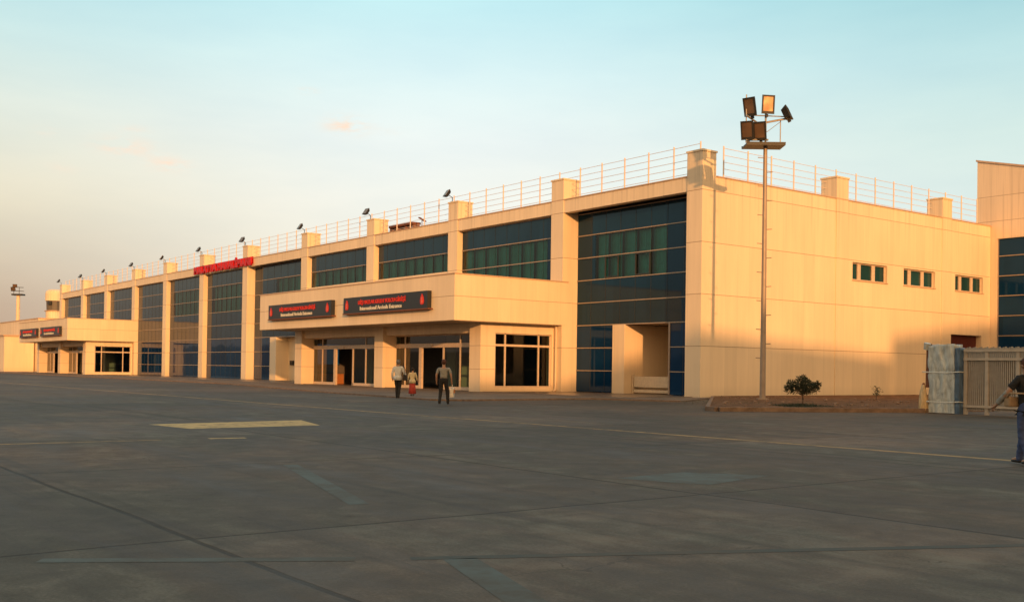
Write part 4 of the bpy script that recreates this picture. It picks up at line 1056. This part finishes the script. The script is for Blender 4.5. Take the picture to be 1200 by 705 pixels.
# ------------------------------------------------------------------ people
def skin_mesh(verts, edges, root, levels=2):
    me = bpy.data.meshes.new('tmp'); bm = bmesh.new(); sl_ = bm.verts.layers.skin.verify()
    vs_ = []
    for i, (co, rx, ry) in enumerate(verts):
        v = bm.verts.new(co); v[sl_].radius = (rx, ry); v[sl_].use_root = (i == root); vs_.append(v)
    for a, b in edges: bm.edges.new((vs_[a], vs_[b]))
    bm.to_mesh(me); bm.free()
    o = bpy.data.objects.new('tmp', me); COL.objects.link(o)
    o.modifiers.new('s', 'SKIN'); sd = o.modifiers.new('u', 'SUBSURF'); sd.levels = levels; sd.render_levels = levels
    dg = bpy.context.evaluated_depsgraph_get(); dg.update()
    res = bpy.data.meshes.new_from_object(o.evaluated_get(dg)); bpy.data.objects.remove(o)
    return res
class Rig:
    def __init__(self): self.v = []; self.e = []; self.n = {}
    def add(self, name, co, rx, ry=None, to=None):
        self.n[name] = len(self.v); self.v.append((tuple(co), rx, ry or rx))
        if to: self.e.append((self.n[to], self.n[name]))
    def mesh(self, root, levels=2): return skin_mesh(self.v, self.e, self.n[root], levels)
def join_mesh(name, meshes, mat, parent):
    bm = bmesh.new()
    for me in meshes: bm.from_mesh(me)
    if name in ('shirt', 'trousers', 'sleeve'):
        bmesh.ops.subdivide_edges(bm, edges=bm.edges, cuts=1, use_grid_fill=True, smooth=.6); bm.normal_update()
        for v in bm.verts:
            q = v.co; v.co = q + v.normal * (.011 * noise.noise(Vector((q.x * 9, q.y * 9, q.z * 16))) + .007 * noise.noise(Vector((q.x * 20, q.y * 20 + 3, q.z * 34))))
    out = bpy.data.meshes.new(name); bm.to_mesh(out); bm.free(); out.materials.append(mat)
    out.polygons.foreach_set('use_smooth', [True] * len(out.polygons))
    o = bpy.data.objects.new(name, out); COL.objects.link(o); o.parent = parent
    return o
def ellipsoid(c, r, seg_=14, ring_=10, keep=None):
    bm = bmesh.new(); bmesh.ops.create_uvsphere(bm, u_segments=seg_, v_segments=ring_, radius=1)
    for v in bm.verts: v.co = Vector((c[0] + v.co.x * r[0], c[1] + v.co.y * r[1], c[2] + v.co.z * r[2]))
    if keep:
        bmesh.ops.delete(bm, geom=[v for v in bm.verts if not keep(v.co)], context='VERTS')
    me = bpy.data.meshes.new('e'); bm.to_mesh(me); bm.free(); return me
M['skin'] = simple('skin', (0.40, 0.22, 0.14), .55, scale=10); M['eye'] = simple('eye_dark', (.02, .015, .012), .3); M['lip'] = simple('lips', (.30, .11, .09), .5)

def person(loc, heading, h, arms, legs, cloth, hair, skirt=None, sleeves=(), lean=0.03, head_turn=0.0, shoulders=1.0, bald=False, hem=None):
    """local frame: +Y = forward, +X = the person's right; h = height. arms[s] = (elbow, wrist), legs[s] = (knee, ankle); s = +1 right, -1 left"""
    k = h / 1.72
    root = empty('person', loc, heading)
    V = lambda x, y, z: Vector((x, y, z)) * k
    J = {}
    sw = .185 * shoulders
    for s in (1, -1):
        J['hip', s] = V(s * .09, 0, .90); J['knee', s] = V(*legs[s][0]); J['ank', s] = V(*legs[s][1]); J['toe', s] = J['ank', s] + V(0, .16, -.045)
        J['sh', s] = V(s * sw, lean * 1.0, 1.40); J['el', s] = V(*arms[s][0]); J['wr', s] = V(*arms[s][1])
    def rig(parts, grow=0.0):
        r = Rig(); G = lambda a: (a + grow) * k
        if 'torso' in parts:
            if grow and not hem: r.add('pel', V(0, 0, .99), G(.142), G(.100))
            else: r.add('pel', V(0, 0, .95), G(.150 if hem else .128), G(.105 if hem else .086))
            if grow and hem: r.add('hem', V(0, 0, .885), G(.168), G(.125), 'pel')
            r.add('waist', V(0, lean * .4, 1.10), G(.135 if grow else .112), G(.098 if grow else .078), 'pel'); r.add('chest', V(0, lean * .8, 1.28), G(.160 * shoulders), G(.115), 'waist'); r.add('neckb', V(0, lean, 1.42), G(.085), G(.075), 'chest')
        if 'hips' in parts:
            r.add('pel', V(0, 0, .955), G(.156), G(.115)); r.add('waistband', V(0, lean * .2, 1.06), G(.160), G(.120), 'pel')
        if 'head' in parts:
            r.add('neck', V(0, lean * 1.1, 1.49), G(.052), None, 'neckb'); r.add('jaw', V(0, lean * 1.3 + .01, 1.565), G(.062), G(.075), 'neck'); r.add('face', V(0, lean * 1.3 + .005, 1.63), G(.078), G(.092), 'jaw'); r.add('crown', V(0, lean * 1.3 - .005, 1.685), G(.060), G(.072), 'face')
        for s in (1, -1):
            t = str(s)
            if 'legs' in parts:
                r.add('hip' + t, J['hip', s], G(.088), G(.092), 'pel'); r.add('knee' + t, J['knee', s], G(.060), None, 'hip' + t)
                r.add('ank' + t, J['ank', s], G(.042), None, 'knee' + t)
                if grow: r.add('cuff' + t, J['ank', s] + V(0, -.01, -.055), G(.040), None, 'ank' + t)
                if 'feet' in parts: r.add('toe' + t, J['toe', s], G(.035), G(.028), 'ank' + t)
            if 'uparm' in parts or 'arms' in parts:
                r.add('sh' + t, J['sh', s], G(.056), None, 'chest'); 
                e_ = J['el', s] if 'arms' in parts else J['sh', s].lerp(J['el', s], .82)
                r.add('el' + t, e_, G(.044), None, 'sh' + t)
                if 'arms' in parts:
                    w_ = J['wr', s]
                    r.add('wr' + t, w_, G(.031 if 'hands' in parts else .038), None, 'el' + t)
        return r
    meshes = [rig({'torso', 'head', 'legs', 'feet', 'arms', 'hands'}).mesh('pel')]
    # hands: palm plus five bent fingers on each
    for s in (1, -1):
        d = (J['wr', s] - J['el', s]).normalized(); side = Vector((0, 1, 0)); nrm = d.cross(side).normalized(); side = nrm.cross(d).normalized()
        r = Rig(); w = J['wr', s]
        r.add('w', w - d * .02 * k, .026 * k); r.add('p1', w + d * .04 * k, .038 * k, .018 * k, 'w'); r.add('p2', w + d * .085 * k, .038 * k, .015 * k, 'p1')
        meshes.append(r.mesh('w', 1))
        for q, (o_, ln) in enumerate(((-.030, .062), (-.010, .075), (.010, .072), (.030, .055))):
            r = Rig(); b0 = w + d * .075 * k + side * o_ * k; c_ = nrm * (-s) * 1.0
            r.add('a', b0, .0095 * k); r.add('b', b0 + d * ln * .5 * k, .009 * k, None, 'a'); r.add('c', b0 + (d * ln * .85 + c_ * .022) * k, .008 * k, None, 'b'); meshes.append(r.mesh('a', 1))
        r = Rig(); b0 = w + d * .025 * k + side * .028 * k
        r.add('a', b0, .012 * k); r.add('b', b0 + (side * .028 + d * .03) * k, .010 * k, None, 'a'); r.add('c', b0 + (side * .034 + d * .062) * k, .009 * k, None, 'b'); meshes.append(r.mesh('a', 1))
    hc = V(0, lean * 1.3, 1.625)
    meshes.append(ellipsoid(hc + V(0, .088, -.005), (.013 * k, .022 * k, .026 * k)))
    for s in (1, -1): meshes.append(ellipsoid(hc + V(s * .083, -.005, -.005), (.012 * k, .022 * k, .033 * k)))
    join_mesh('body', meshes, M['skin'], root)
    join_mesh('eyes', [ellipsoid(hc + V(s * .032, .080, .018), (.014 * k, .010 * k, .008 * k), 8, 6) for s in (1, -1)], M['eye'], root)
    join_mesh('mouth', [ellipsoid(hc + V(0, .080, -.050), (.026 * k, .010 * k, .007 * k), 8, 6)], M['lip'], root)
    # clothes
    sh = rig({'torso', 'arms'} if 'long' in sleeves else {'torso', 'uparm'}, .016).mesh('pel'); join_mesh('shirt', [sh], cloth['top'], root)
    if skirt is None or 'legs' in (skirt or {}):
        join_mesh('trousers', [rig({'hips', 'legs'}, .017).mesh('pel')], cloth['bottom'], root)
    if skirt:
        m = MB(); m.lathe([(.150 * k, 1.03 * k), (.175 * k, .85 * k), (.20 * k, .5 * k), (.235 * k, .14 * k)], n=36, fn=lambda t, z: 1 + .06 * math.sin(9 * t) * (1.03 * k - z)); m.build('skirt', cloth['bottom'], root, smooth=True)
    for s in (1, -1):
        a, t = J['ank', s], J['toe', s]; r = Rig()
        r.add('h', a + V(0, -.05, -.05), .040 * k, .032 * k); r.add('m', a + V(0, .05, -.045), .046 * k, .034 * k, 'h'); r.add('t', a + V(0, .17, -.052), .038 * k, .024 * k, 'm')
        join_mesh('shoe', [r.mesh('h', 1)], cloth['shoe'], root)
    if hair is not None:
        if bald:
            hm = ellipsoid(hc + V(0, -.012, .005), (.092 * k, .108 * k, .085 * k), 20, 14, keep=lambda c: c.y < hc.y - .02 * k and c.z < hc.z + .045 * k and c.z > hc.z - .06 * k)
        else:
            hm = ellipsoid(hc + V(0, -.018, .030), (.098 * k, .116 * k, .108 * k), 20, 14, keep=lambda c: not (c.y > hc.y + .045 * k and c.z < hc.z + .065 * k) and c.z > hc.z - .085 * k)
        join_mesh('hair', [hm], hair, root)
    return root, J, k
cl = lambda n, c, r=.85: simple(n, c, r, var=.2, scale=7.0, bump=.4)
C_ = dict(white=cl('white_cotton', (.62, .62, .60)), black=cl('black_cloth', (.018, .017, .018)), grey=cl('grey_shirt_cloth', (.27, .26, .235)), cream=cl('cream_cloth', (.62, .50, .30)),
          red=cl('red_cloth', (.42, .055, .04)), jeans=cl('blue_denim', (.055, .075, .16)), tan=cl('tan_cloth', (.36, .24, .14)), shoe=cl('black_leather', (.02, .017, .015), .5), brown=cl('brown_hair', (.085, .032, .02)),
          greyhair=cl('grey_hair', (.16, .15, .14)), dark=cl('dark_hair', (.018, .013, .010)), bag=cl('black_bag', (.012, .012, .013), .5), plastic=cl('white_carrier', (.70, .62, .52), .4), orange=cl('orange_print', (.62, .22, .06), .5))
hd = lambda dx, dy: math.atan2(dy, dx) - math.pi / 2
# woman in white
w_, J, k = person((-1.30, -18.1, .05), hd(-.72, .70), 1.68, {1: ((.30, -.02, 1.16), (.36, .10, .98)), -1: ((-.26, -.02, 1.13), (-.27, .10, .90))},
    {1: ((.07, .05, .50), (.06, -.10, .10)), -1: ((-.06, .08, .50), (-.05, .05, .09))}, dict(top=C_['white'], bottom=C_['black'], shoe=C_['shoe']), C_['greyhair'], sleeves=('long',))
tag(w_, 'person in a white long sleeved shirt and black trousers walking to the doors', 'person', 'people walking to the entrance')
m_ = MB(); m_.lathe([(.155, 1.02), (.19, .95), (.205, .82)], n=24); m_.build('shirt_hem', C_['white'], w_, smooth=True)
hb = empty('handbag', (w_.matrix_basis @ Vector((.33, .02, .80)))); hb.rotation_euler = (0, 0, hd(-.72, .70)); tag(hb, 'black shoulder bag at the right hip of the person in white', 'bag')
m_ = MB(); m_.box(-.07, .07, -.17, .17, 0, .26); m_.build('bag_body', C_['bag'], hb, bevel=.03)
m_ = MB(); m_.path([(0, -.14, .25), (-.02, -.12, .45), (-.09, -.02, .72), (-.02, .12, .45), (0, .14, .25)], .012); m_.build('strap', C_['bag'], hb)
# child / short person in cream top and red skirt
c_, J, k = person((-4.75, -15.2, .05), hd(-.72, .70), 1.36, {1: ((.25, 0, 1.16), (.28, .12, .95)), -1: ((-.25, 0, 1.16), (-.28, .12, .95))},
    {1: ((.08, .04, .50), (.08, -.05, .10)), -1: ((-.08, .02, .50), (-.08, .05, .09))}, dict(top=C_['cream'], bottom=C_['red'], shoe=C_['shoe']), C_['dark'], skirt={'long'}, sleeves=('long',))
tag(c_, 'short person in a cream top and long red skirt by the open door', 'person', 'people walking to the entrance')
m_ = MB(); m_.lathe([(.125, .82), (.158, .74), (.172, .62)], n=24); m_.build('top_hem', C_['cream'], c_, smooth=True)
# man in grey shirt
a_, J, k = person((4.78, -19.7, 0.0), hd(-.72, .70), 1.73, {1: ((.29, -.02, 1.14), (.31, .05, .88)), -1: ((-.28, -.04, 1.13), (-.29, .08, .88))},
    {1: ((.13, .10, .50), (.17, .06, .10)), -1: ((-.12, .04, .50), (-.13, -.12, .11))}, dict(top=C_['grey'], bottom=C_['black'], shoe=C_['shoe']), C_['brown'], shoulders=1.12)
tag(a_, 'person in a short sleeved grey shirt and black trousers carrying a bag', 'person', 'people walking to the entrance')
cb = empty('carrier_bag', a_.matrix_basis @ Vector((.33, .10, .30))); cb.rotation_euler = (0, 0, hd(-.72, .70)); tag(cb, 'white and orange carrier bag in the hand of the person in grey', 'bag')
drape(-.07, .07, -.15, .15, 0, .36, .02, 4.0, 10, 8).build('bag_body', C_['plastic'], cb, smooth=True)
m_ = MB(); m_.box(-.012, .012, -.11, .11, .16, .30, Matrix.Translation((.085, 0, 0))); m_.build('print', C_['orange'], cb)
m_ = MB(); m_.path([(0, -.09, .34), (0, -.03, .47), (0, .03, .47), (0, .09, .34)], .012); m_.build('handle', C_['plastic'], cb)
# person cut by the right edge
p_, J, k = person((30.535, -25.685, 0.0), hd(-.92, .28), 1.68, {1: ((.27, -.05, 1.14), (.25, .16, .98)), -1: ((-.28, .14, 1.18), (-.27, .40, .96))},
    {1: ((.08, .16, .50), (.08, .24, .10)), -1: ((-.08, .04, .50), (-.08, -.12, .10))}, dict(top=C_['black'], bottom=C_['jeans'], shoe=C_['shoe']), C_['brown'], hem=True)
tag(p_, 'person in black top and blue jeans walking at the right edge of the photo', 'person')
r = Rig(); r.add('a', J['el', -1].lerp(J['sh', -1], .12),   .056); r.add('b', J['wr', -1].lerp(J['el', -1], .12), .048, None, 'a'); join_mesh('sleeve', [r.mesh('a')], C_['grey'], p_)
wbg = empty('waist_bag', p_.matrix_basis @ Vector((-.16, .16, .92))); wbg.rotation_euler = (0, 0, hd(-.92, .28)); tag(wbg, 'tan bag carried at the waist of the person at the right edge', 'bag')
m_ = MB(); m_.box(-.12, .20, -.06, .07, 0, .17); m_.build('bag_body', C_['tan'], wbg, bevel=.03)
m_ = MB(); m_.path([(-.12, 0, .15), (-.16, -.10, .22), (-.10, -.30, .22), (.3, -.34, .2)], .015); m_.build('strap', C_['tan'], wbg)

# ------------------------------------------------------------------ unseen sheds added behind the viewpoint, rooflines shaped to shade apron and wall foot
SD = Vector((math.cos(SUN_AZ), math.sin(SUN_AZ), 0)); WD = Vector((-SD.y, SD.x, 0)); DD = 100.0
base = DD * math.tan(SUN_EL)
def shed(label, prof, depth=16, d0=DD):
    c = SD * d0 + WD * (sum(p[0] for p in prof) / len(prof)); s = empty('shade_shed', c); tag(s, label, 'shed', 'unseen sheds added for their shade')
    pts = [SD * d0 + WD * w for w in (prof[0][0],)] 
    m = MB(); out = [SD * d0 + WD * prof[0][0] - c] + [SD * d0 + WD * w + Vector((0, 0, base + z)) - c for w, z in prof] + [SD * d0 + WD * prof[-1][0] - c]
    m.prism(out, SD * depth); m.build('wall', M['hangar'], s)
    m = MB()
    for (w0, z0), (w1, z1) in zip(prof[:-1], prof[1:]):
        if abs(w1 - w0) < .1: continue
        a = SD * d0 + WD * w0 + Vector((0, 0, base + z0)) - c; b = SD * d0 + WD * w1 + Vector((0, 0, base + z1)) - c
        m.prism([a + Vector((0, 0, .003)), b + Vector((0, 0, .003)), b + Vector((0, 0, .12)), a + Vector((0, 0, .12))], SD * depth)
    m.build('roof', M['steel'], s)
    m = MB(); wm = (prof[0][0] + prof[-1][0]) / 2; q = SD * d0 + WD * wm - c
    m.prism([q + WD * -3 - SD * .05, q + WD * 3 - SD * .05, q + WD * 3 - SD * .05 + Vector((0, 0, 5)), q + WD * -3 - SD * .05 + Vector((0, 0, 5))], SD * .04); m.build('door', M['darkframe'], s)
shed('unseen low shed with falling roof, added to shade the apron', [(-34, -1.4), (-21, .4), (-11, 2.0), (-5, 2.0), (-0.6, 3.4)])
shed('unseen flat roofed shed, added to shade the wall foot', [(-0.5, 3.55), (16.3, 3.55)])
shed('unseen tall shed with rising roof, added to shade the end wall', [(16.4, 4.9), (27.4, 7.1), (48, 10.5)])
